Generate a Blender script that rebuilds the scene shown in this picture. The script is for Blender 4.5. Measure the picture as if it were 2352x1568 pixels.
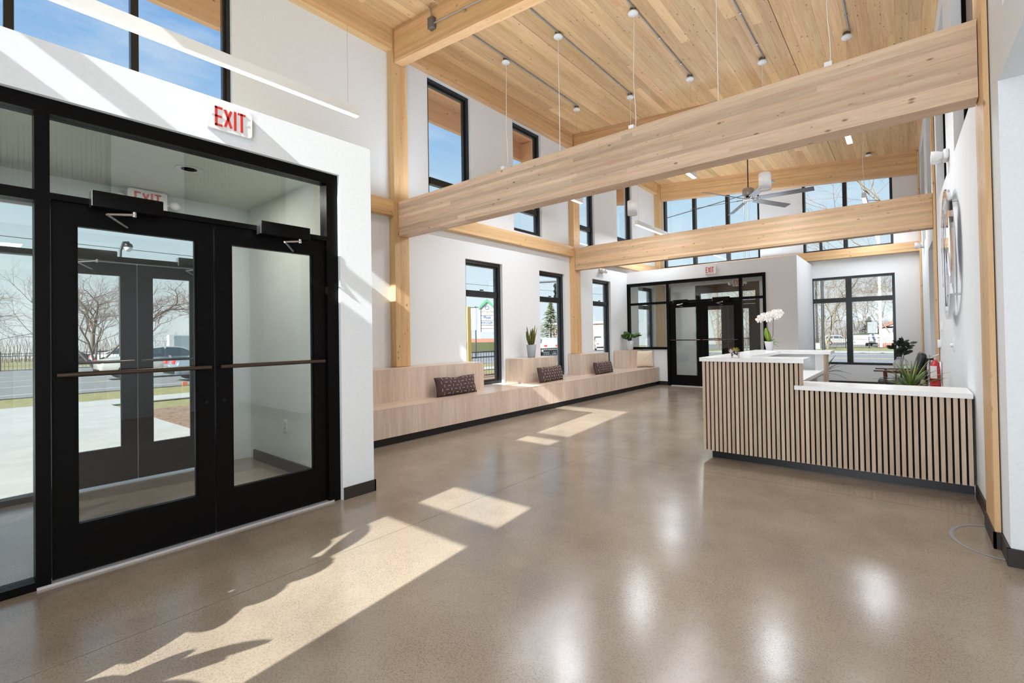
import bpy, bmesh, math, random
from mathutils import Vector, Matrix
random.seed(7)
S = bpy.context.scene
for o in list(bpy.data.objects): bpy.data.objects.remove(o)
COL = S.collection
PI = math.pi

# ------------------------------------------------------------------ camera
H = 1.35
cam_d = bpy.data.cameras.new('camera'); cam = bpy.data.objects.new('camera', cam_d); COL.objects.link(cam)
yaw, pitch, roll = 0.647271827, 0.0116385134, -0.016983772
sy, cy, sp, cp = math.sin(yaw), math.cos(yaw), math.sin(pitch), math.cos(pitch)
fw = Vector((-sy*cp, cy*cp, sp)); rt = Vector((cy, sy, 0)); up = rt.cross(fw)
r2 = rt*math.cos(roll) + up*math.sin(roll); u2 = -rt*math.sin(roll) + up*math.cos(roll)
M = Matrix((r2, u2, -fw)).transposed().to_4x4(); M.translation = Vector((0, 0, H))
cam.matrix_world = M
cam_d.sensor_width = 36; cam_d.lens = 1062.1/2352*36
cam_d.shift_x = -(1279.26-1176)/2352; cam_d.shift_y = -(784-756.84)/2352
cam_d.clip_start = 0.05; cam_d.clip_end = 600
S.camera = cam

# ------------------------------------------------------------------ world, sun, exposure
S.view_settings.view_transform = 'Standard'; S.view_settings.look = 'None'
S.view_settings.gamma = 1; S.view_settings.use_curve_mapping = False
S.view_settings.exposure = 0.30
w = bpy.data.worlds.new('sky'); S.world = w; w.use_nodes = True
nt = w.node_tree; nt.nodes.clear()
def N(t, ty, **kw):
    n = t.nodes.new(ty)
    for k, v in kw.items(): setattr(n, k, v)
    return n
wo = N(nt, 'ShaderNodeOutputWorld'); bg = N(nt, 'ShaderNodeBackground'); bg.inputs[1].default_value = 1.0
tc = N(nt, 'ShaderNodeTexCoord'); sx = N(nt, 'ShaderNodeSeparateXYZ')
nt.links.new(tc.outputs['Generated'], sx.inputs[0])
rp = N(nt, 'ShaderNodeValToRGB'); e = rp.color_ramp.elements
e[0].position = 0.0; e[0].color = (.80, .86, .90, 1); e[1].position = 1.0; e[1].color = (.06, .18, .55, 1)
for p, c in ((.10, (.66, .77, .84)), (.26, (.47, .64, .78)), (.38, (.29, .48, .73)), (.50, (.17, .37, .69)), (.7, (.10, .26, .6))):
    q = e.new(p); q.color = (*c, 1)
nt.links.new(sx.outputs['Z'], rp.inputs[0])
mp = N(nt, 'ShaderNodeMapping'); mp.inputs['Scale'].default_value = (1, 1, 3.2)
nz = N(nt, 'ShaderNodeTexNoise'); nz.inputs['Scale'].default_value = 3.4; nz.inputs['Detail'].default_value = 7; nz.inputs['Roughness'].default_value = .62
nt.links.new(tc.outputs['Generated'], mp.inputs[0]); nt.links.new(mp.outputs[0], nz.inputs['Vector'])
cr = N(nt, 'ShaderNodeValToRGB'); cr.color_ramp.elements[0].position = .52; cr.color_ramp.elements[1].position = .78
cr.color_ramp.elements[1].color = (.55, .55, .55, 1)
nt.links.new(nz.outputs[0], cr.inputs[0])
mx = N(nt, 'ShaderNodeMixRGB'); mx.inputs[2].default_value = (.80, .82, .84, 1)
nt.links.new(cr.outputs[0], mx.inputs[0]); nt.links.new(rp.outputs[0], mx.inputs[1])
nt.links.new(mx.outputs[0], bg.inputs[0]); nt.links.new(bg.outputs[0], wo.inputs[0])

SUN_DIR = Vector((-.127, 1, -.677))
def light(name, kind, loc, energy, color=(1, 1, 1), size=1, size_y=None, direction=None):
    d = bpy.data.lights.new(name, kind); d.energy = energy; d.color = color
    o = bpy.data.objects.new(name, d); COL.objects.link(o); o.location = loc
    if kind == 'AREA':
        d.size = size
        if size_y: d.shape = 'RECTANGLE'; d.size_y = size_y
    if kind == 'SUN': d.angle = size
    if direction is not None: o.rotation_euler = Vector(direction).to_track_quat('-Z', 'Y').to_euler()
    return o
light('sun', 'SUN', (0, -20, 20), 11.3, (1, .985, .945), math.radians(.5), direction=SUN_DIR)
# added fill areas without fixtures; the first two stand in for daylight behind the camera
light('fill_south', 'AREA', (-.9, -.85, 3.2), 62, (.82, .91, 1), 2.2, 2.8, (.05, 1, .0))
light('fill_south_low', 'AREA', (-.8, -.85, .9), 86, (.86, .93, 1), 2.2, 1.4, (-.1, 1, .6))
light('side_room_fill', 'AREA', (2.2, .5, 2.74), 26, (.92, .96, 1), .3, .3, (0, 0, -1))  # added fill for the side room, no fixture in that ceiling
light('hidden_fill_front_beam', 'AREA', (-2.8, 4.13, 3.42), 52, (.72, .86, 1), 5.8, .12, (0, 0, 1))  # added fill facing up, hidden on the beam top to brighten the ceiling
light('hidden_fill_second_beam', 'AREA', (-2.8, 8.68, 3.38), 34, (.72, .86, 1), 5.8, .12, (0, 0, 1))  # same hidden fill, added on the second beam
light('hidden_fill_far_vestibule_roof', 'AREA', (-3.9, 12.4, 3.10), 45, (.74, .87, 1), 3.0, 1.0, (0, 0, 1))  # added fill facing up, out of sight on the vestibule roof
light('downlight_near_vestibule', 'AREA', (-4.99, 1.29, 2.84), 13, (1, .98, .93), .12, None, (0, 0, -1))
light('far_vestibule_fill', 'AREA', (-4.3, 12.3, 2.78), 14, (1, .98, .93), .12, None, (0, 0, -1))  # fill added to brighten the far vestibule, without a fixture

# ------------------------------------------------------------------ object helpers
ROOTLOC = {}
def tag(o, label=None, cat=None, group=None, kind=None):
    if label: o['label'] = label
    if cat: o['category'] = cat
    if group: o['group'] = group
    if kind: o['kind'] = kind
    return o
def thing(name, label, cat, loc=(0, 0, 0), group=None, rz=0):
    o = bpy.data.objects.new(name, None); COL.objects.link(o)
    o.location = loc; o.rotation_euler = (0, 0, rz); o.empty_display_size = .1
    ROOTLOC[o.name] = Vector(loc) if rz == 0 else Vector((0, 0, 0))
    return tag(o, label, cat, group)
def structroot(name, loc=(0, 0, 0)):
    o = bpy.data.objects.new(name, None); COL.objects.link(o); o.location = loc
    ROOTLOC[o.name] = Vector(loc); o['kind'] = 'structure'; return o
class MB:
    """mesh builder, world coordinates unless the root is rotated"""
    def __init__(s): s.v = []; s.f = []; s.sm = []
    def add(s, vs, fs, smooth=False):
        b = len(s.v); s.v += [tuple(p) for p in vs]
        s.f += [tuple(b+i for i in f) for f in fs]; s.sm += [smooth]*len(fs); return s
    def box(s, x0, x1, y0, y1, z0, z1, fn=None):
        vs = [(x, y, z) for z in (z0, z1) for y in (y0, y1) for x in (x0, x1)]
        if fn: vs = [fn(*p) for p in vs]
        return s.add(vs, [(0, 2, 3, 1), (4, 5, 7, 6), (0, 1, 5, 4), (2, 6, 7, 3), (0, 4, 6, 2), (1, 3, 7, 5)])
    def bev(s, x0, x1, y0, y1, z0, z1, b=.01, seg=2, smooth=True):
        bm = bmesh.new(); bmesh.ops.create_cube(bm, size=1)
        for v in bm.verts: v.co = Vector(((x0+x1)/2+v.co.x*(x1-x0), (y0+y1)/2+v.co.y*(y1-y0), (z0+z1)/2+v.co.z*(z1-z0)))
        bmesh.ops.bevel(bm, geom=bm.edges[:], offset=b, segments=seg, affect='EDGES', profile=.5)
        s.frombm(bm, smooth); return s
    def frombm(s, bm, smooth=False):
        bm.verts.index_update()
        s.add([v.co[:] for v in bm.verts], [[v.index for v in f.verts] for f in bm.faces], smooth); bm.free()
    def tube(s, pts, rad, n=8, cap=True, smooth=True):
        pts = [Vector(p) for p in pts]; rr = rad if isinstance(rad, (list, tuple)) else [rad]*len(pts)
        vs = []; up0 = Vector((0, 0, 1))
        t0 = (pts[1]-pts[0]).normalized(); a = t0.cross(up0)
        if a.length < .05: a = t0.cross(Vector((1, 0, 0)))
        a.normalize()
        for i, p in enumerate(pts):
            t = (pts[min(i+1, len(pts)-1)]-pts[max(i-1, 0)])
            if t.length < 1e-9: t = t0
            t.normalize(); a = (a-t*a.dot(t))
            if a.length < 1e-6: a = t.orthogonal()
            a.normalize(); b = t.cross(a)
            for k in range(n):
                th = 2*PI*k/n; vs.append(p+(a*math.cos(th)+b*math.sin(th))*rr[i])
        fs = []
        for i in range(len(pts)-1):
            for k in range(n):
                k2 = (k+1) % n; fs.append((i*n+k, i*n+k2, (i+1)*n+k2, (i+1)*n+k))
        s.add(vs, fs, smooth)
        if cap:
            m = (len(pts)-1)*n
            s.add(vs[:n], [tuple(reversed(range(n)))]); s.add(vs[m:m+n], [tuple(range(n))])
        return s
    def lathe(s, prof, c, n=20, smooth=True):
        vs = []; fs = []
        for r, z in prof:
            for k in range(n):
                th = 2*PI*k/n; vs.append((c[0]+r*math.cos(th), c[1]+r*math.sin(th), c[2]+z))
        for i in range(len(prof)-1):
            for k in range(n):
                k2 = (k+1) % n; fs.append((i*n+k, i*n+k2, (i+1)*n+k2, (i+1)*n+k))
        if prof[0][0] > 1e-5: fs.append(tuple(reversed(range(n))))
        if prof[-1][0] > 1e-5: fs.append(tuple(range((len(prof)-1)*n, len(prof)*n)))
        return s.add(vs, fs, smooth)
    def prism(s, poly, a0, a1, axis='Y'):
        n = len(poly)
        def P(p, a):
            return {'Y': (p[0], a, p[1]), 'X': (a, p[0], p[1]), 'Z': (p[0], p[1], a)}[axis]
        vs = [P(p, a0) for p in poly]+[P(p, a1) for p in poly]
        fs = [tuple(range(n)), tuple(reversed(range(n, 2*n)))]+[(i, i+n, (i+1) % n+n, (i+1) % n) for i in range(n)]
        return s.add(vs, fs)
    def sphere(s, c, r, n=12, m=8, sc=(1, 1, 1)):
        bm = bmesh.new(); bmesh.ops.create_uvsphere(bm, u_segments=n, v_segments=m, radius=r)
        for v in bm.verts: v.co = Vector((c[0]+v.co.x*sc[0], c[1]+v.co.y*sc[1], c[2]+v.co.z*sc[2]))
        s.frombm(bm, True); return s
    def ico(s, c, r, sc=(1, 1, 1), jit=.0, sub=1):
        bm = bmesh.new(); bmesh.ops.create_icosphere(bm, subdivisions=sub, radius=r)
        for v in bm.verts:
            k = 1+random.uniform(-jit, jit); v.co = Vector((c[0]+v.co.x*sc[0]*k, c[1]+v.co.y*sc[1]*k, c[2]+v.co.z*sc[2]*k))
        s.frombm(bm, False); return s
    def map(s, fn): s.v = [tuple(fn(*p)) for p in s.v]; return s
    def build(s, name, mat, parent=None, fix=True):
        me = bpy.data.meshes.new(name)
        off = Vector((0, 0, 0))
        if parent is not None:
            off = ROOTLOC.get(parent.name, Vector((0, 0, 0)))
        me.from_pydata([(a-off.x, b-off.y, c-off.z) for a, b, c in s.v], [], s.f)
        me.polygons.foreach_set('use_smooth', s.sm)
        if fix:
            bm = bmesh.new(); bm.from_mesh(me); bmesh.ops.recalc_face_normals(bm, faces=bm.faces[:]); bm.to_mesh(me); bm.free()
        me.update(); me.materials.append(mat)
        o = bpy.data.objects.new(name, me); COL.objects.link(o)
        if parent is not None: o.parent = parent; ROOTLOC[o.name] = off
        return o
def struct(name, mb, mat, parent=None):
    o = mb.build(name, mat, parent)
    if parent is None: o['kind'] = 'structure'; ROOTLOC[o.name] = Vector((0, 0, 0))
    return o
def kids(o): return [c for c in bpy.data.objects if c.parent == o]
def dup(root, loc, rz=None, label=None, group=None):
    r = root.copy(); COL.objects.link(r); r.location = loc
    if rz is not None: r.rotation_euler = (0, 0, rz)
    if label: r['label'] = label
    if group: r['group'] = group
    for ch in root.children:
        c = ch.copy(); COL.objects.link(c); c.parent = r
        for g in ch.children:
            d = g.copy(); COL.objects.link(d); d.parent = c
    return r

# ------------------------------------------------------------------ materials
def mat(name, col, rough=.5, metal=0, spec=.5, emit=None, es=1, bump=None, coat=0):
    m = bpy.data.materials.new(name); m.use_nodes = True
    b = m.node_tree.nodes['Principled BSDF']
    b.inputs['Base Color'].default_value = (*col, 1); b.inputs['Roughness'].default_value = rough
    b.inputs['Metallic'].default_value = metal; b.inputs['Specular IOR Level'].default_value = spec
    b.inputs['Coat Weight'].default_value = coat
    if emit: b.inputs['Emission Color'].default_value = (*emit, 1); b.inputs['Emission Strength'].default_value = es
    t = m.node_tree
    # slight procedural variation on every surface
    tcn = N(t, 'ShaderNodeTexCoord'); n = N(t, 'ShaderNodeTexNoise'); n.inputs['Scale'].default_value = 6 if bump is None else bump[0]
    n.inputs['Detail'].default_value = 4
    t.links.new(tcn.outputs['Object'], n.inputs['Vector'])
    mr = N(t, 'ShaderNodeMapRange'); mr.inputs['To Min'].default_value = .94; mr.inputs['To Max'].default_value = 1.06
    t.links.new(n.outputs[0], mr.inputs[0])
    mm = N(t, 'ShaderNodeVectorMath', operation='SCALE'); mm.inputs[0].default_value = col
    t.links.new(mr.outputs[0], mm.inputs['Scale']); t.links.new(mm.outputs[0], b.inputs['Base Color'])
    if bump:
        bp = N(t, 'ShaderNodeBump'); bp.inputs['Strength'].default_value = bump[1]; bp.inputs['Distance'].default_value = .01
        t.links.new(n.outputs[0], bp.inputs['Height']); t.links.new(bp.outputs[0], b.inputs['Normal'])
    return m
def wood(name, c1, c2, axis, rough=.5, var=.12, knots=True, fine=34, knotcol=(.17, .08, .03), kdens=1.0):
    m = bpy.data.materials.new(name); m.use_nodes = True; t = m.node_tree; b = t.nodes['Principled BSDF']
    b.inputs['Roughness'].default_value = rough; b.inputs['Specular IOR Level'].default_value = .35
    L = t.links.new
    tcn = N(t, 'ShaderNodeTexCoord'); oi = N(t, 'ShaderNodeObjectInfo')
    off = N(t, 'ShaderNodeVectorMath', operation='ADD'); mul = N(t, 'ShaderNodeVectorMath', operation='SCALE')
    cmb = N(t, 'ShaderNodeCombineXYZ')
    for i in range(3): L(oi.outputs['Random'], cmb.inputs[i])
    L(cmb.outputs[0], mul.inputs[0]); mul.inputs['Scale'].default_value = 37.0
    L(tcn.outputs['Object'], off.inputs[0]); L(mul.outputs[0], off.inputs[1])
    sc = {'X': (.06, 1, 1), 'Y': (1, .06, 1), 'Z': (1, 1, .06)}[axis]
    mpn = N(t, 'ShaderNodeMapping'); mpn.inputs['Scale'].default_value = sc; L(off.outputs[0], mpn.inputs[0])
    n1 = N(t, 'ShaderNodeTexNoise'); n1.inputs['Scale'].default_value = fine; n1.inputs['Detail'].default_value = 5; n1.inputs['Roughness'].default_value = .6
    n1.inputs['Distortion'].default_value = .8
    L(mpn.outputs[0], n1.inputs['Vector'])
    n2 = N(t, 'ShaderNodeTexNoise'); n2.inputs['Scale'].default_value = 5; n2.inputs['Detail'].default_value = 2; L(mpn.outputs[0], n2.inputs['Vector'])
    ad = N(t, 'ShaderNodeMath', operation='ADD'); ml = N(t, 'ShaderNodeMath', operation='MULTIPLY'); ml.inputs[1].default_value = .5
    L(n1.outputs[0], ad.inputs[0]); L(n2.outputs[0], ad.inputs[1]); L(ad.outputs[0], ml.inputs[0])
    r = N(t, 'ShaderNodeValToRGB'); r.color_ramp.elements[0].position = .36; r.color_ramp.elements[1].position = .62
    r.color_ramp.elements[0].color = (*c2, 1); r.color_ramp.elements[1].color = (*c1, 1); L(ml.outputs[0], r.inputs[0])
    last = r.outputs[0]
    # per-board tone
    mr = N(t, 'ShaderNodeMapRange'); mr.inputs['To Min'].default_value = 1-var; mr.inputs['To Max'].default_value = 1+var*.7
    L(oi.outputs['Random'], mr.inputs[0])
    hs = N(t, 'ShaderNodeHueSaturation'); L(mr.outputs[0], hs.inputs['Value'])
    wn = N(t, 'ShaderNodeTexWhiteNoise', noise_dimensions='1D'); L(oi.outputs['Random'], wn.inputs['W'])
    mr2 = N(t, 'ShaderNodeMapRange'); mr2.inputs['To Min'].default_value = .493; mr2.inputs['To Max'].default_value = .505
    L(wn.outputs['Value'], mr2.inputs[0]); L(mr2.outputs[0], hs.inputs['Hue'])
    L(last, hs.inputs['Color']); last = hs.outputs[0]
    if knots:
        ksc = {'X': (.45, 1, 1), 'Y': (1, .45, 1), 'Z': (1, 1, .45)}[axis]
        mk = N(t, 'ShaderNodeMapping'); mk.inputs['Scale'].default_value = ksc; L(off.outputs[0], mk.inputs[0])
        for scale, th, amt in ((9.5*kdens, .0125, 1.0), (17*kdens, .0055, .85)):
            vo = N(t, 'ShaderNodeTexVoronoi'); vo.inputs['Scale'].default_value = scale; L(mk.outputs[0], vo.inputs['Vector'])
            kr = N(t, 'ShaderNodeMapRange'); kr.inputs['From Min'].default_value = th*scale; kr.inputs['From Max'].default_value = th*scale*.35
            L(vo.outputs['Distance'], kr.inputs[0])
            km = N(t, 'ShaderNodeMath', operation='MULTIPLY'); km.inputs[1].default_value = amt*.8; L(kr.outputs[0], km.inputs[0])
            mxx = N(t, 'ShaderNodeMixRGB'); mxx.inputs[2].default_value = (*knotcol, 1); L(km.outputs[0], mxx.inputs[0]); L(last, mxx.inputs[1]); last = mxx.outputs[0]
    L(last, b.inputs['Base Color'])
    bp = N(t, 'ShaderNodeBump'); bp.inputs['Strength'].default_value = .08; bp.inputs['Distance'].default_value = .003
    L(n1.outputs[0], bp.inputs['Height']); L(bp.outputs[0], b.inputs['Normal'])
    return m
GLA, GLB = (.74, .49, .265), (.60, .36, .165)          # golden pine of columns, eave and rafters
W_X = wood('pine_along_x', GLA, GLB, 'X', .45, kdens=.9)
W_Y = wood('pine_along_y', GLA, GLB, 'Y', .45)
W_Z = wood('pine_upright', GLA, GLB, 'Z', .45)
T_X = wood('tie_beam_fir', (.75, .575, .415), (.56, .38, .255), 'X', .42, var=.24)
T2_X = wood('second_tie_beam_fir', (.66, .455, .28), (.50, .32, .18), 'X', .42, var=.18)
C_Y = wood('ceiling_board_pine', (.77, .53, .295), (.58, .35, .165), 'Y', .42, var=.17, kdens=1.15)
LAM = wood('bench_laminate', (.76, .62, .51), (.57, .44, .34), 'Z', .45, var=.0, fine=30, kdens=.55, knotcol=(.40, .28, .20))
LAMH = wood('bench_laminate_flat', (.76, .61, .48), (.57, .44, .34), 'Y', .28, var=.0, fine=30, kdens=.55, knotcol=(.40, .28, .20))
SLT = wood('oak_slat', (.72, .56, .42), (.52, .385, .275), 'Z', .5, var=.10, knots=False, fine=40)
WALNUT = wood('walnut_frame', (.12, .045, .025), (.06, .02, .012), 'X', .35, knots=False)
WHITE = mat('white_wall_paint', (.78, .80, .82), .75, bump=(60, .03))
WHITE2 = mat('white_gloss_paint', (.84, .84, .83), .35)
VEST = mat('vestibule_paint', (.72, .74, .68), .7)
CEILW = mat('vestibule_ceiling_paint', (.74, .76, .68), .7)
BLACK = mat('black_anodised_frame', (.004, .0035, .0035), .36, spec=.09)
WINB = mat('dark_window_frame', (.010, .011, .014), .28, spec=.55)
BLACKM = mat('black_matte', (.006, .006, .007), .8, spec=.2)
TOEK = mat('black_rubber_base', (.010, .010, .012), .35)
BASEB = mat('dark_brown_rubber_base', (.028, .021, .018), .5)
STONE = mat('white_quartz', (.93, .93, .93), .2, spec=.4)
METAL = mat('brushed_steel', (.55, .55, .56), .3, 1)
CHROME = mat('polished_chrome', (.80, .81, .84), .06, 1)
ALU = mat('aluminium_threshold', (.80, .80, .82), .4, .6)
GREYM = mat('grey_fan_metal', (.17, .165, .17), .38, .5)
CONDUIT = mat('grey_conduit', (.34, .35, .38), .4, .5)
FIXW = mat('white_fixture', (.80, .80, .80), .4)
GLOW = mat('lit_diffuser', (1, 1, 1), .5, emit=(1, .98, .95), es=3.0)
RED = mat('exit_red', (.50, .035, .03), .4, emit=(.9, .05, .03), es=.05)
REDP = mat('red_enamel', (.50, .012, .018), .25, coat=.5)
LEATHER = mat('black_leather', (.020, .021, .025), .32, spec=.7)
GREEN1 = mat('dark_leaf', (.045, .12, .022), .4)
GREEN2 = mat('bright_leaf', (.20, .33, .03), .35)
GREEN3 = mat('dusky_leaf', (.03, .05, .028), .45)
POTG = mat('grey_ceramic', (.30, .32, .34), .55)
POTW = mat('pale_grey_ceramic', (.56, .55, .57), .5)
SOIL = mat('potting_soil', (.05, .03, .02), .9)
PETAL = mat('white_petal', (.88, .83, .78), .6)
STEM = mat('dark_stem', (.06, .03, .03), .5)

def glassmat(name, tint, refl=1.0, rough=0.0):
    m = bpy.data.materials.new(name); m.use_nodes = True; t = m.node_tree; t.nodes.clear()
    o = N(t, 'ShaderNodeOutputMaterial'); tr = N(t, 'ShaderNodeBsdfTransparent'); gl = N(t, 'ShaderNodeBsdfGlossy')
    tr.inputs[0].default_value = (*tint, 1); gl.inputs['Roughness'].default_value = rough
    fr = N(t, 'ShaderNodeFresnel'); fr.inputs[0].default_value = 1.52
    ge = N(t, 'ShaderNodeNewGeometry'); iv = N(t, 'ShaderNodeMath', operation='SUBTRACT'); iv.inputs[0].default_value = 1; t.links.new(ge.outputs['Backfacing'], iv.inputs[1])
    m0 = N(t, 'ShaderNodeMath', operation='MULTIPLY'); t.links.new(fr.outputs[0], m0.inputs[0]); t.links.new(iv.outputs[0], m0.inputs[1])
    mu = N(t, 'ShaderNodeMath', operation='MULTIPLY'); mu.inputs[1].default_value = refl*1.6; mu.use_clamp = True; t.links.new(m0.outputs[0], mu.inputs[0])
    mi = N(t, 'ShaderNodeMixShader'); t.links.new(mu.outputs[0], mi.inputs[0]); t.links.new(tr.outputs[0], mi.inputs[1]); t.links.new(gl.outputs[0], mi.inputs[2])
    t.links.new(mi.outputs[0], o.inputs[0]); return m
GLASS = glassmat('clear_window_glass', (.95, .98, .985))
GLASSD = glassmat('greenish_door_glass', (.935, .955, .94), 1.4)

def floor_mat():
    m = bpy.data.materials.new('polished_concrete'); m.use_nodes = True; t = m.node_tree; b = t.nodes['Principled BSDF']; L = t.links.new
    tcn = N(t, 'ShaderNodeTexCoord')
    def noise(s, d=4, r=.6):
        n = N(t, 'ShaderNodeTexNoise'); n.inputs['Scale'].default_value = s; n.inputs['Detail'].default_value = d; n.inputs['Roughness'].default_value = r
        L(tcn.outputs['Object'], n.inputs['Vector']); return n
    a = noise(1.1, 6, .6); c = noise(150, 3, .7)
    r = N(t, 'ShaderNodeValToRGB'); r.color_ramp.elements[0].position = .3; r.color_ramp.elements[1].position = .72
    r.color_ramp.elements[0].color = (.245, .193, .148, 1); r.color_ramp.elements[1].color = (.365, .300, .230, 1); L(a.outputs[0], r.inputs[0])
    r2_ = N(t, 'ShaderNodeValToRGB'); r2_.color_ramp.elements[0].position = .33; r2_.color_ramp.elements[1].position = .5
    r2_.color_ramp.elements[0].color = (.45, .40, .36, 1); r2_.color_ramp.elements[1].color = (1, 1, 1, 1); L(c.outputs[0], r2_.inputs[0])
    vo = N(t, 'ShaderNodeTexVoronoi'); vo.inputs['Scale'].default_value = 75; L(tcn.outputs['Object'], vo.inputs['Vector'])
    vr = N(t, 'ShaderNodeMapRange'); vr.inputs['From Min'].default_value = .0; vr.inputs['From Max'].default_value = .5; vr.inputs['To Min'].default_value = .82; vr.inputs['To Max'].default_value = 1.06
    L(vo.outputs['Distance'], vr.inputs[0])
    m1 = N(t, 'ShaderNodeMixRGB', blend_type='MULTIPLY'); m1.inputs[0].default_value = .75; L(r.outputs[0], m1.inputs[1]); L(r2_.outputs[0], m1.inputs[2])
    pm = noise(2.6, 5, .65); pr = N(t, 'ShaderNodeMapRange'); pr.inputs['From Min'].default_value = .38; pr.inputs['From Max'].default_value = .62; pr.inputs['To Min'].default_value = .25; pr.inputs['To Max'].default_value = 1.0
    L(pm.outputs[0], pr.inputs[0]); L(pr.outputs[0], m1.inputs[0])
    m2 = N(t, 'ShaderNodeVectorMath', operation='SCALE'); L(m1.outputs[0], m2.inputs[0]); L(vr.outputs[0], m2.inputs['Scale'])
    L(m2.outputs[0], b.inputs['Base Color'])
    rr = N(t, 'ShaderNodeMapRange'); rr.inputs['To Min'].default_value = .13; rr.inputs['To Max'].default_value = .26
    n3 = noise(2.3, 5); L(n3.outputs[0], rr.inputs[0]); L(rr.outputs[0], b.inputs['Roughness'])
    b.inputs['Specular IOR Level'].default_value = .75
    bp = N(t, 'ShaderNodeBump'); bp.inputs['Strength'].default_value = .05; bp.inputs['Distance'].default_value = .002
    n4 = noise(420, 2); L(n4.outputs[0], bp.inputs['Height']); L(bp.outputs[0], b.inputs['Normal'])
    return m
FLOOR = floor_mat()

# ------------------------------------------------------------------ key dimensions
XW = -6.10            # inner face of the left wall
YS, YB = -1.0, 13.40  # inner faces of the south wall and of the back wall
K = .0152
def XR(y): return .445 - K*(y-3.7)          # inner face of the right wall (it converges slightly)
def ZC(x): return 5.90 - .087*(x+5.9)       # underside of the sloped ceiling
def wallholes(mb, axis, f0, f1, ur, vr, holes, fn=None):
    us = sorted({ur[0], ur[1], *[h[0] for h in holes], *[h[1] for h in holes]}); us = [u for u in us if ur[0] <= u <= ur[1]]
    vs = sorted({vr[0], vr[1], *[h[2] for h in holes], *[h[3] for h in holes]}); vs = [v for v in vs if vr[0] <= v <= vr[1]]
    for i in range(len(us)-1):
        j = 0
        while j < len(vs)-1:
            def solid(j): 
                uc, vc = (us[i]+us[i+1])/2, (vs[j]+vs[j+1])/2
                return not any(h[0] < uc < h[1] and h[2] < vc < h[3] for h in holes)
            if not solid(j): j += 1; continue
            k = j
            while k+1 < len(vs)-1 and solid(k+1): k += 1
            if axis == 'X': mb.box(f0, f1, us[i], us[i+1], vs[j], vs[k+1], fn)
            else: mb.box(us[i], us[i+1], f0, f1, vs[j], vs[k+1], fn)
            j = k+1

# ------------------------------------------------------------------ floor
fl = MB(); fl.box(-6.3, 3.2, -3.0, 13.6, -.12, 0); floor_o = struct('floor', fl, FLOOR)
JOINT = mat('concrete_joint', (.13, .10, .08), .5)
MB().box(-2.872, -2.869, -1, 13.4, -.001, .0005).build('control_joint', JOINT, floor_o); MB().box(-6.0, .43, 4.458, 4.461, -.001, .0006).build('control_joint', JOINT, floor_o)

# ------------------------------------------------------------------ ceiling: slab with boards laid along Y
cl = MB(); cl.box(-7.5, 3.4, -1.2, 15.0, .03, .22, lambda x, y, z: (x, y, z+ZC(x)))
ceiling = struct('ceiling', cl, C_Y)
seams = (-7.19, -4.24, -1.30, 1.64)
xb = -7.45
def board(x0, x1, y0, y1):
    dz = random.uniform(0, .0015)
    MB().box(x0, x1, y0, y1, -dz, .03, lambda x, y, z: (x, y, z+ZC(x))).build('plank', C_Y, ceiling)
nb = 21
for a, b in zip(seams[:-1], seams[1:]):
    wd = (b-a-.008)/nb
    for i in range(nb):
        x0 = a+.004+i*wd
        if x0 > .62: continue
        y = -1.0 if x0 > -6.3 else 1.0
        while y < 13.4:
            y1 = y+random.uniform(2.4, 5.5)
            if 13.6-y1 < 1.2: y1 = 13.6
            board(x0, x0+wd-.0012, y, min(y1, 13.6)-.0012); y = y1

# ------------------------------------------------------------------ glulam members
def glulam_x(name, label, x0, x1, y0, y1, z0, z1, m, sheared=False, group=None, n=None, split=0):
    """horizontal member along X, laminations stacked in Z"""
    t = thing(name, label, 'beam', (x0, y0, z0), group)
    n = n or max(2, round((z1-z0)/.042)); h = (z1-z0)/n
    for i in range(n):
        j = random.uniform(0, .0012)
        fn = (lambda x, y, z: (x, y, z-.087*(x+5.9))) if sheared else None
        cuts = [x0]+sorted(random.uniform(x0+.8, x1-.8) for _ in range(split))+[x1]
        for a, b in zip(cuts[:-1], cuts[1:]):
            MB().box(a, b-(.0006 if b < x1 else 0), y0+j, y1-j, z0+i*h, z0+(i+1)*h, fn).build('lamination', m, t)
    return t
def glulam_y(name, label, x0, x1, y0, y1, z0, z1, m, group=None, n=None):
    t = thing(name, label, 'beam', (x0, y0, z0), group)
    n = n or max(2, round((z1-z0)/.042)); h = (z1-z0)/n
    for i in range(n):
        j = random.uniform(0, .0012); MB().box(x0+j, x1-j, y0, y1, z0+i*h, z0+(i+1)*h).build('lamination', m, t)
    return t
def glulam_z(name, label, x0, x1, y0, y1, z0, z1, m, group=None, along='Y', n=None):
    t = thing(name, label, 'column', (x0, y0, z0), group)
    L_ = (y1-y0) if along == 'Y' else (x1-x0); n = n or max(2, round(L_/.042)); h = L_/n
    for i in range(n):
        j = random.uniform(0, .0012)
        if along == 'Y': MB().box(x0, x1-j, y0+i*h, y0+(i+1)*h, z0, z1).build('lamination', m, t)
        else: MB().box(x0+i*h, x0+(i+1)*h, y0+j, y1, z0, z1).build('lamination', m, t)
    return t
PF = .035  # how far right-wall posts stand proud
CX0, CX1 = -6.20, -5.96
glulam_z('timber_column', 'pine column on the left wall nearest the entrance doors, sunlit patch on it', CX0, CX1, 3.98, 4.22, .925, 5.91, W_Z)
glulam_z('timber_column', 'pine column on the left wall between the second and third tall windows', CX0, CX1, 8.58, 8.82, .925, 5.91, W_Z)
glulam_z('timber_column', 'pine column in the far left corner behind the far vestibule', CX0, CX1+.03, 13.10, 13.34, 0, 5.91, W_Z)
glulam_x('tie_beam', 'large pale pinkish laminated beam crossing the whole room in front', CX1, XR(4.15)-PF, 4.05, 4.22, 2.852, 3.361, T_X, split=2)
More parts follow.
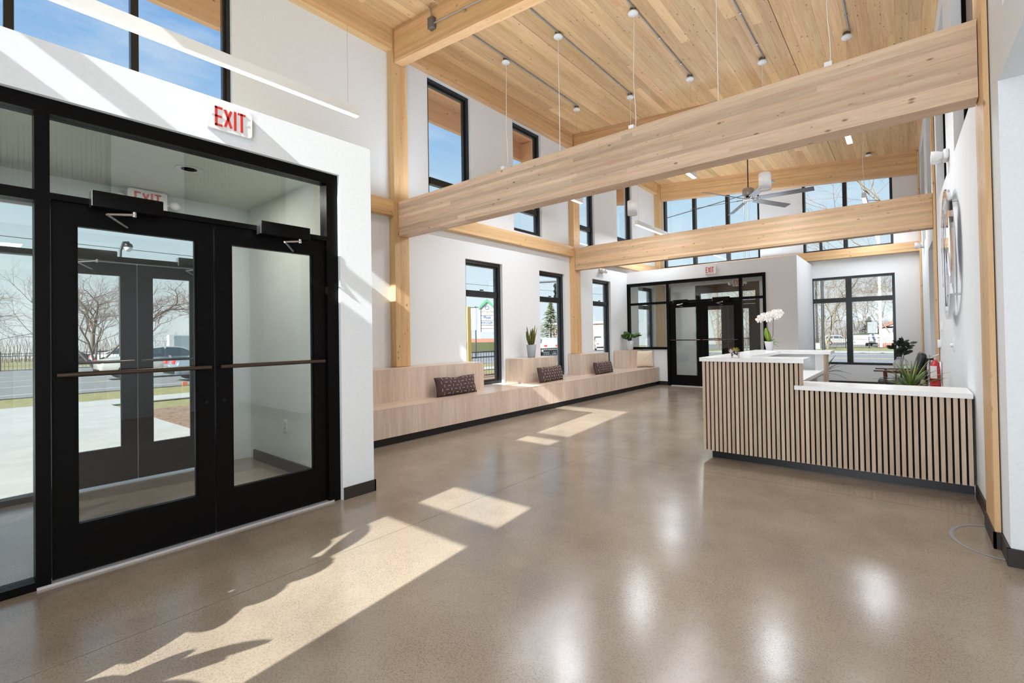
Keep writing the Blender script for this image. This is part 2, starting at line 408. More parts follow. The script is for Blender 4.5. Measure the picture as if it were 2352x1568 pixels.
glulam_x('tie_beam', 'smaller-looking pale laminated beam crossing the room behind the front one', CX1+.005, XR(8.7)-PF, 8.60, 8.77, 2.812, 3.312, T2_X, split=1)
glulam_x('rafter', 'sloped golden roof beam at the top left carrying a grey conduit', CX1+.01, .40, 4.0, 4.14, 5.405, 5.905, W_X, True)
glulam_x('rafter', 'sloped golden roof beam above the second crossing beam', CX1+.01, .34, 8.62, 8.76, 5.405, 5.905, W_X, True)
glulam_x('rafter', 'sloped golden roof beam along the top of the back wall', CX1+.04, .265, 13.20, 13.38, 5.405, 5.905, W_X, True)
glulam_y('eave_beam', 'golden beam under the ceiling along the left wall, first bay above the entrance', -6.22, -5.97, -1.0, 3.98, 5.60, 5.915, W_Y)
glulam_y('eave_beam', 'golden beam under the ceiling along the left wall, between the two near columns', -6.22, -5.97, 4.22, 8.58, 5.60, 5.915, W_Y)
glulam_y('eave_beam', 'golden beam under the ceiling along the left wall, far bay over the far vestibule', -6.22, -5.97, 8.82, 13.1, 5.60, 5.915, W_Y)
glulam_y('wall_girt', 'pine rail on the left wall just left of the near column', -6.18, -5.975, 2.30, 3.98, 3.15, 3.375, W_Y)
glulam_y('wall_girt', 'pine rail on the left wall over the first two tall windows', -6.18, -5.975, 4.22, 8.58, 3.12, 3.345, W_Y)
glulam_y('wall_girt', 'pine rail on the left wall beyond the second column', -6.18, -5.975, 8.82, 13.1, 3.12, 3.345, W_Y)
glulam_x('wall_girt', 'pine rail on the back wall between high and low windows', -5.9, .27, 13.22, 13.39, 3.115, 3.33, W_X)
def rpost(y0, y1, z1, label):
    t = thing('timber_post', label, 'column', (XR(y0)-PF, y0, .1))
    n = 4
    for i in range(n):
        h = (y1-y0)/n
        MB().box(XR(y0)-PF+random.uniform(0, .001), XR(y1)-.001, y0+i*h, y0+(i+1)*h, .10, z1).build('lamination', W_Z, t)
rpost(3.88, 4.28, 5.30, 'pine post on the right wall at the near end of the counter')
rpost(8.50, 8.86, 5.32, 'thin-looking pine post on the right wall behind the fire extinguisher')
rpost(13.10, 13.36, 5.32, 'thin-looking pine post in the far right corner')
# exterior roof edge seen through the high windows
t = thing('roof_overhang', 'orange timber fascia with painted-in sunlight on the roof overhang seen through high left windows', 'roof edge', (-7.4, 3, 5.5))
ORG = wood('sun_brightened_orange_soffit', (.95, .60, .36), (.85, .48, .26), 'Y', .5)  # orange wood, lightened in colour to stand in for sunlight
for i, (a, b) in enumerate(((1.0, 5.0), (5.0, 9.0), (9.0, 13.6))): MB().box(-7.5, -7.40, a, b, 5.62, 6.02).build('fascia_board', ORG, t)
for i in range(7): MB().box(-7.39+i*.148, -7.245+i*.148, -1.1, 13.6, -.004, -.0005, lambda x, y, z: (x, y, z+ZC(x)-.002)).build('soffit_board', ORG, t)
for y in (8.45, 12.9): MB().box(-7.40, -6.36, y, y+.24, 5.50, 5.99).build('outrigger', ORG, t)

# ------------------------------------------------------------------ walls
LWIN = [(5.46, 6.38), (7.49, 8.39), (9.54, 10.40)]           # tall lower windows, z .46..2.71
UWIN = [(4.70, 5.63), (6.73, 7.61), (8.86, 9.68), (10.80, 11.66)]  # high windows, z 3.42..5.59
VC = [(-.55, 1.97)]
holesL = [(a, b, .46, 2.71) for a, b in LWIN]+[(a, b, 3.42, 5.59) for a, b in UWIN]
holesL += [(-.55, 1.985, 3.06, 5.59), (-.55, 1.80, -.01, 2.60), (11.95, 12.95, .5, 2.70)]
wl = MB(); wallholes(wl, 'X', XW-.24, XW, (-1.2, 13.6), (0, 6.0), holesL); struct('wall_left', wl, WHITE)
# back wall
CLW = [(-5.93, -3.14), (-2.09, -.20)]
BW = (-1.94, -.195, .50, 2.68)
holesB = [(a, b, 3.335, 5.62) for a, b in CLW]+[BW, (-4.98, -3.18, -.01, 2.74)]
wb = MB(); wallholes(wb, 'Y', YB, YB+.24, (-6.34, 1.0), (0, 6.0), holesB); struct('wall_back', wb, WHITE)
# south wall (behind the camera): its glazing lets the sun in
holesS = [(-2.80, -1.86, .30, 2.68), (-5.92, -2.80, 3.70, 5.62)]
ws = MB(); wallholes(ws, 'Y', YS-.2, YS, (-6.34, .62), (0, 6.1), holesS)
ws.box(.62, 3.2, YS-.2, YS, 0, 2.9); struct('wall_south', ws, WHITE)
# right wall, slightly converging; upper interior windows with ribbed blinds; passage openings
skew = lambda x, y, z: (x - K*(y-3.7), y, z)
UR = [(-.75, 1.32), (2.07, 3.45), (4.32, 6.00), (6.84, 8.20), (9.20, 10.5), (11.3, 12.6)]
holesR = [(a, b, 3.09, 5.05) for a, b in UR]+[(-1.0, 3.64, -.01, 2.762), (9.3, 10.62, -.01, 2.76)]
wr = MB(); wallholes(wr, 'X', .445, .62, (-1.2, 13.6), (0, 5.6), holesR, skew); struct('wall_right', wr, WHITE)
# side room at the right of the camera
sr = MB(); sr.box(.62, 3.4, 3.64, 3.84, 0, 3.0); struct('wall_side_room', sr, WHITE)
sr = MB(); sr.box(.62, 3.4, -3.0, 3.64, 2.762, 2.9); struct('ceiling_side_room', sr, CEILW)
sr = MB(); sr.box(3.2, 3.4, -3.0, 3.64, 0, 2.762); struct('wall_side_room_end', sr, WHITE)
# corridor behind the far opening
sr = MB(); sr.box(XR(10)+1.3, XR(10)+1.4, 8.9, 11.2, 0, 2.9); sr.box(.55, 1.8, 10.62, 10.72, 0, 2.9); sr.box(.55, 1.8, 9.1, 9.2, 0, 2.9); sr.box(.5, 1.8, 9.1, 10.72, 2.76, 2.86)
struct('wall_corridor', sr, WHITE)

# vestibule boxes
VX = -3.79      # face of the near vestibule
v = MB()
wallholes(v, 'X', VX-.16, VX, (-1.0, 2.29), (0, 3.035), [(-.60, 2.005, -.01, 2.730)])
v.box(XW, VX-.16, 2.155, 2.29, 0, 3.035); struct('wall_vestibule_near', v, WHITE)
v = MB(); v.box(XW+.0, VX-.16, -1.0, 2.155, 2.86, 3.035); struct('ceiling_vestibule_near', v, CEILW)
v = MB()
wallholes(v, 'Y', 11.30, 11.46, (XW, -1.90), (0, 3.03), [(-6.10, -2.55, -.01, 2.705)])
v.box(-2.06, -1.90, 11.46, YB, 0, 3.03); v.box(XW, -2.06, 11.46, YB, 2.80, 3.03)
v.box(-6.10, -4.94, 11.33, 11.44, .10, .93)
struct('wall_vestibule_far', v, WHITE)
v = MB(); v.box(-6.06, -3.96, 2.128, 2.155, 0, 2.86); v.box(-6.06, -3.96, -.99, -.97, 0, 2.86)
struct('wall_vestibule_lining', v, VEST)

# baseboards
def bb(name, *bx, m=BASEB):
    b = MB()
    for q in bx: b.box(*q)
    return struct(name, b, m)
bb('baseboard_pier', (VX, VX+.012, 2.012, 2.302, 0, .10), (XW+.3, VX+.012, 2.29, 2.302, 0, .10))
bb('baseboard_vestibule', (-5.95, -3.97, 2.108, 2.128, 0, .11))
b = MB(); b.box(.432, .445, 4.28, 4.95, 0, .10, skew); b.box(.432, .445, 5.2, 13.1, 0, .1, skew)
b.box(.398, .412, 3.866, 4.282, 0, .10); b.box(.398, .445, 3.866, 3.88, 0, .10); b.box(.43, .447, 3.626, 3.868, 0, .10); b.box(.43, 3.2, 3.624, 3.64, 0, .10)
struct('baseboard_right', b, BASEB)
bb('baseboard_back', (-1.90, .29, YB-.015, YB, 0, .10), (-1.90, -1.885, 11.30, YB, 0, .10), (-2.545, -1.885, 11.285, 11.30, 0, .10))

# ------------------------------------------------------------------ windows
WN = [0]
def window_name(): WN[0] += 1; return 'window_%d' % WN[0]
def win_x(xg, y0, y1, z0, z1, hz=(), vy=(), fr=.06, depth=.10, crank=False, barh=.055):
    """window in a wall of constant X (room on +X); xg = glass plane"""
    r = structroot(window_name(), (xg, y0, z0))
    f = MB(); xo, xi = xg-.05, xg+depth-.05
    f.box(xo, xi, y0, y0+fr, z0, z1); f.box(xo, xi, y1-fr, y1, z0, z1)
    f.box(xo, xi, y0+fr, y1-fr, z0, z0+fr); f.box(xo, xi, y0+fr, y1-fr, z1-fr, z1)
    # stepped inner profile
    g = fr+.028; xs = xi-.035
    f.box(xo, xs, y0+fr, y0+g, z0+fr, z1-fr); f.box(xo, xs, y1-g, y1-fr, z0+fr, z1-fr)
    f.box(xo, xs, y0+g, y1-g, z0+fr, z0+g); f.box(xo, xs, y0+g, y1-g, z1-g, z1-fr)
    f.build('window_frame', WINB, r)
    zs = [z0+g]+[q for h in hz for q in (h-barh, h+barh)]+[z1-g]
    ys = [y0+g]+[q for h in vy for q in (h-.03, h+.03)]+[y1-g]
    for h in hz:
        MB().box(xo, xi-.01, y0+g, y1-g, h-barh, h+barh).build('transom_bar', WINB, r)
    for h in vy: MB().box(xo, xi-.015, h-.03, h+.03, z0+g, z1-g).build('mullion', WINB, r)
    for i in range(0, len(zs), 2):
        for j in range(0, len(ys), 2):
            MB().box(xg-.003, xg+.003, ys[j], ys[j+1], zs[i], zs[i+1]).build('pane', GLASS, r)
    if crank:
        zz = hz[0]+.07
        MB().bev(xi-.02, xi+.005, (y0+y1)/2-.06, (y0+y1)/2+.02, zz-.01, zz+.012, .004).build('crank', WINB, r)
    return r
def win_y(yg, x0, x1, z0, z1, hz=(), vx=(), fr=.055, depth=.10, side=1, barh=.05, vw=.045):
    r = structroot(window_name(), (x0, yg, z0))
    f = MB(); yi, yo = yg-depth*side, yg+.05*side
    a, b_ = min(yi, yo), max(yi, yo)
    f.box(x0, x0+fr, a, b_, z0, z1); f.box(x1-fr, x1, a, b_, z0, z1); f.box(x0+fr, x1-fr, a, b_, z0, z0+fr); f.box(x0+fr, x1-fr, a, b_, z1-fr, z1)
    f.build('window_frame', WINB, r)
    zs = [z0+fr]+[q for h in hz for q in (h-barh, h+barh)]+[z1-fr]
    xs = [x0+fr]+[q for h in vx for q in (h-vw, h+vw)]+[x1-fr]
    for h in hz: MB().box(x0+fr, x1-fr, a+.01, b_, h-barh, h+barh).build('transom_bar', WINB, r)
    for h in vx: MB().box(h-vw, h+vw, a+.005, b_, z0+fr, z1-fr).build('mullion', WINB, r)
    for i in range(0, len(zs), 2):
        for j in range(0, len(xs), 2):
            MB().box(xs[j], xs[j+1], yg-.003, yg+.003, zs[i], zs[i+1]).build('pane', GLASS, r)
    return r
for i, (a, b) in enumerate(LWIN): win_x(-6.21, a, b, .46, 2.71, hz=(2.12,), crank=True)
for i, (a, b) in enumerate(UWIN): win_x(-6.21, a, b, 3.42, 5.59, hz=(3.92,))
win_x(-6.21, -.55, 1.985, 3.06, 5.59, vy=(.335, 1.16), fr=.035)
win_x(-6.21, 11.95, 12.95, .5, 2.70, hz=(2.12,))
win_y(YB+.12, CLW[0][0], CLW[0][1], 3.335, 5.62, vx=(-4.98, -4.01))
win_y(YB+.12, CLW[1][0], CLW[1][1], 3.335, 5.62, vx=(-1.16,))
win_y(YB+.12, *BW[:2], .50, 2.68, hz=(2.10,), vx=(-1.12,), vw=.062, barh=.055)
win_y(YS-.1, -2.80, -1.86, .30, 2.68, hz=(2.225,), side=-1, depth=.02, barh=.09, fr=.02)
win_y(YS-.1, -5.92, -2.80, 3.70, 5.62, hz=(4.03,), side=-1, depth=.02, barh=.06, fr=.02)
# right wall: high interior windows with vertical brown ribbed blinds
BLIND = mat('brown_ribbed_blind', (.33, .265, .215), .8)
for a, b in UR:
    r = structroot(window_name(), (XR(a), a, 3.09))
    f = MB(); x0 = XR((a+b)/2)+.085
    f.box(x0-.02, x0+.03, a, b, 3.09, 3.15); f.box(x0-.02, x0+.03, a, b, 4.99, 5.05); f.box(x0-.02, x0+.03, a, a+.05, 3.15, 4.99); f.box(x0-.02, x0+.03, b-.05, b, 3.15, 4.99)
    f.build('window_frame', BLACK, r)
    f = MB(); y = a+.05
    while y < b-.05:
        f.box(x0+.012+random.uniform(0, .006), x0+.03, y, min(y+.030, b-.05), 3.15, 4.99); y += .044
    o = f.build('blind', BLIND, r); o['kind'] = 'stuff'
    MB().box(x0+.03, x0+.04, a, b, 3.09, 5.05).build('backing', mat('dark_backing', (.08, .06, .05), .9), r)

# ------------------------------------------------------------------ storefronts
DN = [0]
def door_leaf(T, P, hinge_a, a0, a1, name='door', zt=2.165, bar=True, lock=None, stile=.095, top=.13, bot=.28, off=0, barside=1):
    """P(a, d, z): a along the wall, d depth towards the room."""
    DN[0] += 1
    r = bpy.data.objects.new('door_%d' % DN[0], None); COL.objects.link(r)
    org = Vector(P(a0, off, 0)); r.location = org; ROOTLOC[r.name] = org; r['kind'] = 'structure'
    def bx(mb, A0, A1, D0, D1, Z0, Z1):
        p, q = P(A0, D0, Z0), P(A1, D1, Z1)
        mb.box(min(p[0], q[0]), max(p[0], q[0]), min(p[1], q[1]), max(p[1], q[1]), min(p[2], q[2]), max(p[2], q[2])); return mb
    z0 = .02
    f = MB(); bx(f, a0, a0+stile, off-.022, off+.022, z0, zt); bx(f, a1-stile, a1, off-.022, off+.022, z0, zt)
    bx(f, a0+stile, a1-stile, off-.022, off+.022, z0, z0+bot); bx(f, a0+stile, a1-stile, off-.022, off+.022, zt-top, zt)
    g = .012
    bx(f, a0+stile, a0+stile+g, off-.014, off+.014, z0+bot, zt-top); bx(f, a1-stile-g, a1-stile, off-.014, off+.014, z0+bot, zt-top)
    f.build('door_frame', BLACK, r)
    bx(MB(), a0+stile, a1-stile, off-.003, off+.003, z0+bot, zt-top).build('pane', GLASSD, r)
    if bar:
        p = MB(); zb = 1.17; d = off+.022+.045*barside if barside > 0 else off-.022-.045
        p.tube([P(a0+.015, d, zb), P(a1-.03, d, zb)], .0145, 12)
        for a in (a0+.05, a1-.06): p.tube([P(a, off, zb), P(a, d, zb)], .012, 8)
        p.build('push_bar', mat_bar, r)
    if lock is not None:
        MB().tube([P(lock, off+.02, .93), P(lock, off+.034, .93)], .014, 12).build('lock_cylinder', BLACKM, r)
    return r
mat_bar = mat('bronze_push_bar', (.10, .08, .07), .25, .9)
def closer(P, a0, a1, z0, z1, d, arm_a, label, armz=None, direction=-1):
    p0 = P(a0, d, z0); t = thing('door_closer', label, 'door closer', p0)
    p, q = P(a0, d, z0), P(a1, d+.075, z1)
    MB().bev(min(p[0], q[0]), max(p[0], q[0]), min(p[1], q[1]), max(p[1], q[1]), z0, z1, .006).build('housing', BLACK, t)
    pa = P(a0-.004, d+.003, z0+.003); qa = P(a0+.004, d+.072, z1-.003)
    MB().box(min(pa[0], qa[0]), max(pa[0], qa[0]), min(pa[1], qa[1]), max(pa[1], qa[1]), pa[2], qa[2]).build('end_cap', METAL, t)
    az = z0+.015
    m = MB(); m.tube([P(arm_a, d+.06, z0+.02), P(arm_a, d+.06, z0-.03)], .012, 8)
    m.tube([P(arm_a, d+.06, z0-.015), P(arm_a+direction*.13, d+.11, z0-.045)], [.010, .007], 6)
    m.tube([P(arm_a+direction*.13, d+.11, z0-.045), P(arm_a+direction*.02, d-.01, z0-.085)], .007, 6)
    m.build('arm', METAL, t)
    return t
# near storefront (plane X=-3.88): depth d is +X
P1 = lambda a, d, z: (-3.88+d, a, z)
def frame(name, P, pieces, d0=-.055, d1=.055):
    r = structroot(name, P(pieces[0][0], 0, 0))
    for (a0, a1, z0, z1) in pieces:
        p, q = P(a0, d0, z0), P(a1, d1, z1)
        MB().box(min(p[0], q[0]), max(p[0], q[0]), min(p[1], q[1]), max(p[1], q[1]), z0, z1).build('frame_bar', BLACK, r)
    return r
def panes(r, P, ps, m=GLASSD):
    for (a0, a1, z0, z1) in ps:
        p, q = P(a0, -.003, z0), P(a1, .003, z1)
        MB().box(min(p[0], q[0]), max(p[0], q[0]), min(p[1], q[1]), max(p[1], q[1]), z0, z1).build('pane', m, r)
r = frame('trim_1', P1, [(-.60, 2.005, 2.645, 2.73), (.297, .355, 0, 2.645), (1.912, 2.005, 0, 2.645), (-.60, -.54, 0, 2.645),
                         (.355, 1.912, 2.165, 2.20), (-.54, .297, 2.145, 2.205), (-.54, .297, 0, .045)])
panes(r, P1, [(.355, 1.912, 2.20, 2.645), (-.54, .297, 2.205, 2.645), (-.54, .297, .045, 2.145)])
door_leaf(None, P1, 0, .362, 1.132, lock=1.085)
door_leaf(None, P1, 0, 1.140, 1.908, lock=1.187)
closer(P1, .515, .838, 2.145, 2.24, .055, .70, 'black door closer above the left entrance door')
closer(P1, 1.395, 1.745, 2.13, 2.228, .055, 1.67, 'black door closer above the right entrance door')
b = MB(); b.box(-3.93, -3.82, .30, 1.95, 0, .014); struct('trim_2', b, ALU)
# outer storefront of the near vestibule (plane X=-6.0..)
P2 = lambda a, d, z: (-6.05+d, a, z)
r = frame('trim_3', P2, [(-.55, 1.80, 2.56, 2.62), (.50, .60, 0, 2.56), (1.68, 1.80, 0, 2.56), (-.55, -.5, 0, 2.56), (.60, 1.68, 2.12, 2.17), (-.5, .50, 2.12, 2.17), (-.5, .5, 0, .05)])
panes(r, P2, [(.60, 1.68, 2.17, 2.56), (-.5, .50, 2.17, 2.56), (-.5, .5, .05, 2.12)])
door_leaf(None, P2, 0, .605, 1.135, zt=2.11, stile=.105, top=.12, bot=.33)
door_leaf(None, P2, 0, 1.142, 1.675, zt=2.11, stile=.105, top=.12, bot=.33)
closer(P2, .62, .98, 2.12, 2.21, .055, .84, 'black door closer above the left outer door, seen through glass')
closer(P2, 1.44, 1.70, 2.12, 2.21, .055, 1.62, 'black door closer above the right outer door, seen through glass')
# far storefront (plane Y=11.3): depth d is -Y
P3 = lambda a, d, z: (a, 11.33-d, z)
r = frame('trim_4', P3, [(-6.10, -2.545, 2.625, 2.705), (-4.955, -4.88, 0, 2.625), (-6.10, -6.04, .93, 2.625), (-3.135, -3.075, 0, 2.625), (-2.61, -2.545, 0, 2.625),
                         (-6.04, -4.955, 2.115, 2.175), (-6.04, -4.955, .93, .99), (-4.88, -3.135, 2.12, 2.175), (-3.075, -2.61, 2.115, 2.175), (-3.075, -2.61, 0, .05)])
panes(r, P3, [(-6.04, -4.955, 2.175, 2.625), (-6.04, -4.955, .99, 2.115), (-4.88, -3.135, 2.175, 2.625), (-3.075, -2.61, 2.175, 2.625), (-3.075, -2.61, .05, 2.115)])
door_leaf(None, P3, 0, -4.875, -4.035, zt=2.115, stile=.13, top=.12, bot=.26)
door_leaf(None, P3, 0, -4.028, -3.14, zt=2.115, stile=.12, top=.12, bot=.26)
closer(P3, -4.74, -4.37, 2.10, 2.19, .055, -4.5, 'black door closer above the left far vestibule door')
closer(P3, -3.74, -3.34, 2.10, 2.20, .055, -3.5, 'black door closer above the right far vestibule door')
b = MB(); b.box(-4.86, -3.15, 11.26, 11.38, 0, .014); struct('trim_5', b, ALU)
BRNZ = mat('brown_outer_frame', (.05, .036, .024), .5)
P4 = lambda a, d, z: (a, 13.50-d, z)
r = frame('trim_6', P4, [(-4.98, -3.18, 2.50, 2.74), (-4.98, -4.86, 0, 2.50), (-3.30, -3.18, 0, 2.5), (-4.86, -3.30, 2.14, 2.24)])
panes(r, P4, [(-4.86, -3.30, 2.24, 2.50)])
door_leaf(None, P4, 0, -4.85, -4.07, zt=2.13, stile=.17, top=.12, bot=.3, barside=-1)
door_leaf(None, P4, 0, -4.06, -3.31, zt=2.13, stile=.17, top=.12, bot=.3, barside=-1)
bb('baseboard_far_vestibule', (-6.10, -4.95, 11.31, 11.33, 0, .10), m=TOEK)

# ------------------------------------------------------------------ text helper
def text_mesh(txt, size, depth=.002, spacing=1.0):
    c = bpy.data.curves.new('txt', 'FONT'); c.body = txt; c.size = size; c.extrude = depth; c.align_x = 'CENTER'; c.align_y = 'CENTER'; c.space_character = spacing
    c.resolution_u = 2
    o = bpy.data.objects.new('txt', c); COL.objects.link(o)
    dg = bpy.context.evaluated_depsgraph_get(); dg.update()
    me = bpy.data.meshes.new_from_object(o.evaluated_get(dg)); bpy.data.objects.remove(o)
    vs = [tuple(v_.co) for v_ in me.vertices]; fs = [tuple(p.vertices) for p in me.polygons]; bpy.data.meshes.remove(me)
    return vs, fs
def text_part(name, txt, size, m, parent, origin, ex, ey, depth=.002, sx=1.0, spacing=1.0, bold=0):
    vs, fs = text_mesh(txt, size, depth, spacing)
    ex, ey = Vector(ex), Vector(ey); ez = ex.cross(ey); o = Vector(origin)
    mb = MB(); mb.add([tuple(o+ex*(a*sx)+ey*b_+ez*c_) for a, b_, c_ in vs], fs)
    return mb.build(name, m, parent)
def exit_letters(parent, origin, ex, ey, w_, h_, m, d=.004):
    """block letters E X I T drawn as thick strokes"""
    ex, ey = Vector(ex), Vector(ey); ez = ex.cross(ey); o = Vector(origin); st = w_*.078
    cells = {'E': [((0, 0), (0, 1)), ((0, 0), (1, 0)), ((0, .5), (.85, .5)), ((0, 1), (1, 1))], 'X': [((0, 0), (1, 1)), ((0, 1), (1, 0))],
             'I': [((.5, 0), (.5, 1))], 'T': [((0, 1), (1, 1)), ((.5, 0), (.5, 1))]}
    x = -w_/2
    for ch, cw in (('E', .24), ('X', .28), ('I', .10), ('T', .26)):
        mb = MB()
        for (a, b_), (c_, d_) in cells[ch]:
            p = Vector((x+st/2+a*(cw*w_-st), -h_/2+st/2+b_*(h_-st), 0)); q = Vector((x+st/2+c_*(cw*w_-st), -h_/2+st/2+d_*(h_-st), 0))
            dr = (q-p).normalized(); nn = Vector((-dr.y, dr.x, 0))*st/2; p2, q2 = p-dr*st/2, q+dr*st/2
            if ch == 'X': p2, q2 = p, q
            base = [p2-nn, q2-nn, q2+nn, p2+nn]
            vs = [o+ex*v_.x+ey*v_.y for v_ in base]+[o+ex*v_.x+ey*v_.y+ez*d for v_ in base]
            mb.add(vs, [(0, 1, 2, 3), (7, 6, 5, 4), (0, 4, 5, 1), (1, 5, 6, 2), (2, 6, 7, 3), (3, 7, 4, 0)])
        mb.build('letter', m, parent); x += cw*w_+w_*.04
def exit_sign(label, c, ex, w_=.27, h_=.18, d=.045, glow=True, lamps=False):
    ex = Vector(ex); ey = Vector((0, 0, 1)); ez = ex.cross(ey); c = Vector(c)
    t = thing('exit_sign', label, 'exit sign', c)
    bm = bmesh.new(); bmesh.ops.create_cube(bm, size=1)
    for v_ in bm.verts: v_.co = Vector((v_.co.x*w_, v_.co.y*h_, (v_.co.z+.5)*d))
    bmesh.ops.bevel(bm, geom=[e_ for e_ in bm.edges if abs(e_.verts[0].co.z-e_.verts[1].co.z) > d*.9], offset=.022, segments=4, profile=.5, affect='EDGES')
    for v_ in bm.verts: v_.co = c+ex*v_.co.x+ey*v_.co.y+ez*v_.co.z
    mb = MB(); mb.frombm(bm); mb.build('housing', FIXW, t)
    exit_letters(t, c+ez*d, ex, ey, w_*.68, h_*.74, RED)
    for sgn in (-1, 1):
        mb = MB(); p = c+ez*(d+.001)+ex*sgn*w_*.40
        mb.tube([p-ex*sgn*.010+ey*.014, p+ex*sgn*.004, p-ex*sgn*.010-ey*.014], .0012, 4); mb.build('chevron', POTW, t)
        if lamps:
            q = c+ex*sgn*(w_/2+.06)-ey*.02
            mb = MB(); mb.sphere(q+ez*.05, .045, 12, 8); mb.build('lamp_head', FIXW, t)
            mb = MB(); mb.tube([q+ez*.03-ex*sgn*.06, q+ez*.04], .012, 6); mb.build('bracket', FIXW, t)
    return t
exit_sign('large lit EXIT sign on the white wall above the entrance doors', (VX, 1.205, 2.893), (0, 1, 0))
exit_sign('EXIT sign with two lamp heads inside the entrance vestibule', (-6.0, 1.21, 2.75), (0, 1, 0), .30, .19, lamps=True)
exit_sign('small EXIT sign above the far vestibule doors', (-3.80, 11.30, 2.875), (1, 0, 0), .29, .19)
exit_sign('EXIT sign behind the glass inside the far vestibule', (-3.43, 12.3, 2.62), (1, 0, 0), .27, .18, lamps=True)
t = thing('recessed_downlight', 'round recessed downlight in the entrance vestibule ceiling', 'ceiling light', (-4.99, 1.29, 2.86))
m_ = MB(); m_.lathe([(.055, .0), (.095, -.004), (.10, .0)], (-4.99, 1.29, 2.858), 24); m_.build('trim_ring', FIXW, t)
m_ = MB(); m_.lathe([(0, -.003), (.056, -.003)], (-4.99, 1.29, 2.858), 24); m_.build('lens', POTW, t)
t = thing('wall_outlet', 'white double socket on the vestibule side wall behind the right door', 'outlet', (-5.14, 2.128, .46))
MB().bev(-5.185, -5.105, 2.118, 2.128, .40, .52, .003).build('cover_plate', FIXW, t)
for z in (.44, .48): MB().bev(-5.16, -5.13, 2.114, 2.119, z-.013, z+.013, .003).build('socket', POTW, t)

# ------------------------------------------------------------------ bench
t = thing('window_bench', 'long pale wood-grain laminate bench along the left wall with stepped boxes', 'bench', (-5.19, 2.4, 0))
MB().box(-6.09, -5.19, 2.31, 11.27, .10, .46).build('seat_base', LAM, t)
MB().box(-6.09, -5.188, 2.31, 11.272, .46, .464).build('seat_top', LAMH, t)
XBX = -5.665
for (a, b) in ((2.31, 5.44), (6.43, 7.47), (8.46, 9.51), (10.50, 11.27)):
    MB().box(-6.09, XBX, a, b, .464, .915).build('step_box', LAM, t)
    MB().box(-6.09, XBX-.0, a-.001, b+.001, .915, .919).build('box_top', LAMH, t)
MB().box(-6.06, -5.24, 2.31, 11.22, 0, .10).build('toe_kick', TOEK, t)

# cushions
def cushion(name, label, c, w_, h_, d_, m, tilt=0, rz=0, dent=0, pip=None, roll_=0):
    """stands in its own xz plane facing local -y"""
    t = thing(name, label, 'cushion', c, rz=rz)
    nx, nz = 20, 14; vs = []; fs = []
    def P(u, v_, s):
        x = (u-.5)*w_; z = v_*h_
        e_ = (1-abs(2*u-1)**3.2)*(1-abs(2*v_-1)**3.2); e_ = max(e_, 0)**.55
        pinch = 1-.07*math.sin(PI*u)*0
        x *= 1-.05*math.sin(PI*v_); z = (z-h_/2)*(1-.06*math.sin(PI*u))+h_/2
        y = s*d_/2*e_
        if dent and s < 0:
            dd = (u-.52-.10*(1-v_)); y += dent*math.exp(-(dd/.03)**2)*v_*d_*.35*e_
            z -= dent*.10*h_*math.exp(-((u-.5)/.13)**2)*v_
        elif dent: z -= dent*.10*h_*math.exp(-((u-.5)/.13)**2)*v_
        # lean back
        y2 = y*math.cos(tilt)+z*math.sin(tilt); z2 = z*math.cos(tilt)-y*math.sin(tilt)
        z2 += roll_*x
        return (x, y2, z2)
    for s in (-1, 1):
        b0 = len(vs)
        for j in range(nz+1):
            for i in range(nx+1): vs.append(P(i/nx, j/nz, s))
        for j in range(nz):
            for i in range(nx):
                a = b0+j*(nx+1)+i; q = (a, a+1, a+nx+2, a+nx+1); fs.append(q if s < 0 else q[::-1])
    zmin = min(v_[2] for v_ in vs); vs = [(x, y, z-zmin) for x, y, z in vs]
    mb = MB(); mb.add(vs, fs, True); o = mb.build('cover', m, t)
    bm = bmesh.new(); bm.from_mesh(o.data); bmesh.ops.remove_doubles(bm, verts=bm.verts[:], dist=.0005); bm.to_mesh(o.data); bm.free()
    return t, P, zmin
CUSH = mat('dark_brown_cotton', (.075, .042, .040), .85, bump=(90, .2))
CREAM = mat('cream_cotton', (.78, .66, .53), .85, bump=(60, .3))
THREAD = mat('cream_stitching', (.80, .70, .58), .8)
def stitched(label, c, w_, h_, d_, tilt, rz, dent, roll_=0):
    t, P, zm = cushion('lumbar_cushion', label, c, w_, h_, d_, CUSH, tilt, rz, dent, roll_=roll_)
    mb = MB(); rows, cols = 5, 10; L_ = .042
    for j in range(rows):
        for i in range(cols):
            u = (i+.6)/cols+(.03 if j % 2 else -.02); v_ = (j+.55)/rows
            if not (.04 < u < .96): continue
            horiz = (i+j) % 2 == 0
            du, dv = (L_/w_/2, 0) if horiz else (0, L_/h_/2)
            pts = []
            for k in (-1, 0, 1):
                x, y, z = P(u+du*k, min(.99, max(.01, v_+dv*k)), -1); pts.append((x, y-.0015, z-zm))
            mb.tube(pts, .0028, 4)
    mb.build('stitching', THREAD, t)['kind'] = 'stuff'
    return t
stitched('large dark brown dashed cushion nearest the entrance on the bench', (-5.50, 4.73, .466), .80, .29, .17, .22, PI/2, .5)
stitched('dark brown dashed cushion on the bench below the snake plant', (-5.47, 7.05, .466), .86, .29, .17, .22, PI/2+.1, .12)
stitched('dark brown dashed cushion on the bench just past the second column', (-5.49, 9.03, .466), .86, .27, .17, .22, PI/2+.06, .06)
t, P, zm = cushion('square_cushion', 'square cream cushion at the far end of the bench', (-5.52, 11.10, .466), .50, .44, .14, CREAM, .10, .72, 0)
mb = MB()
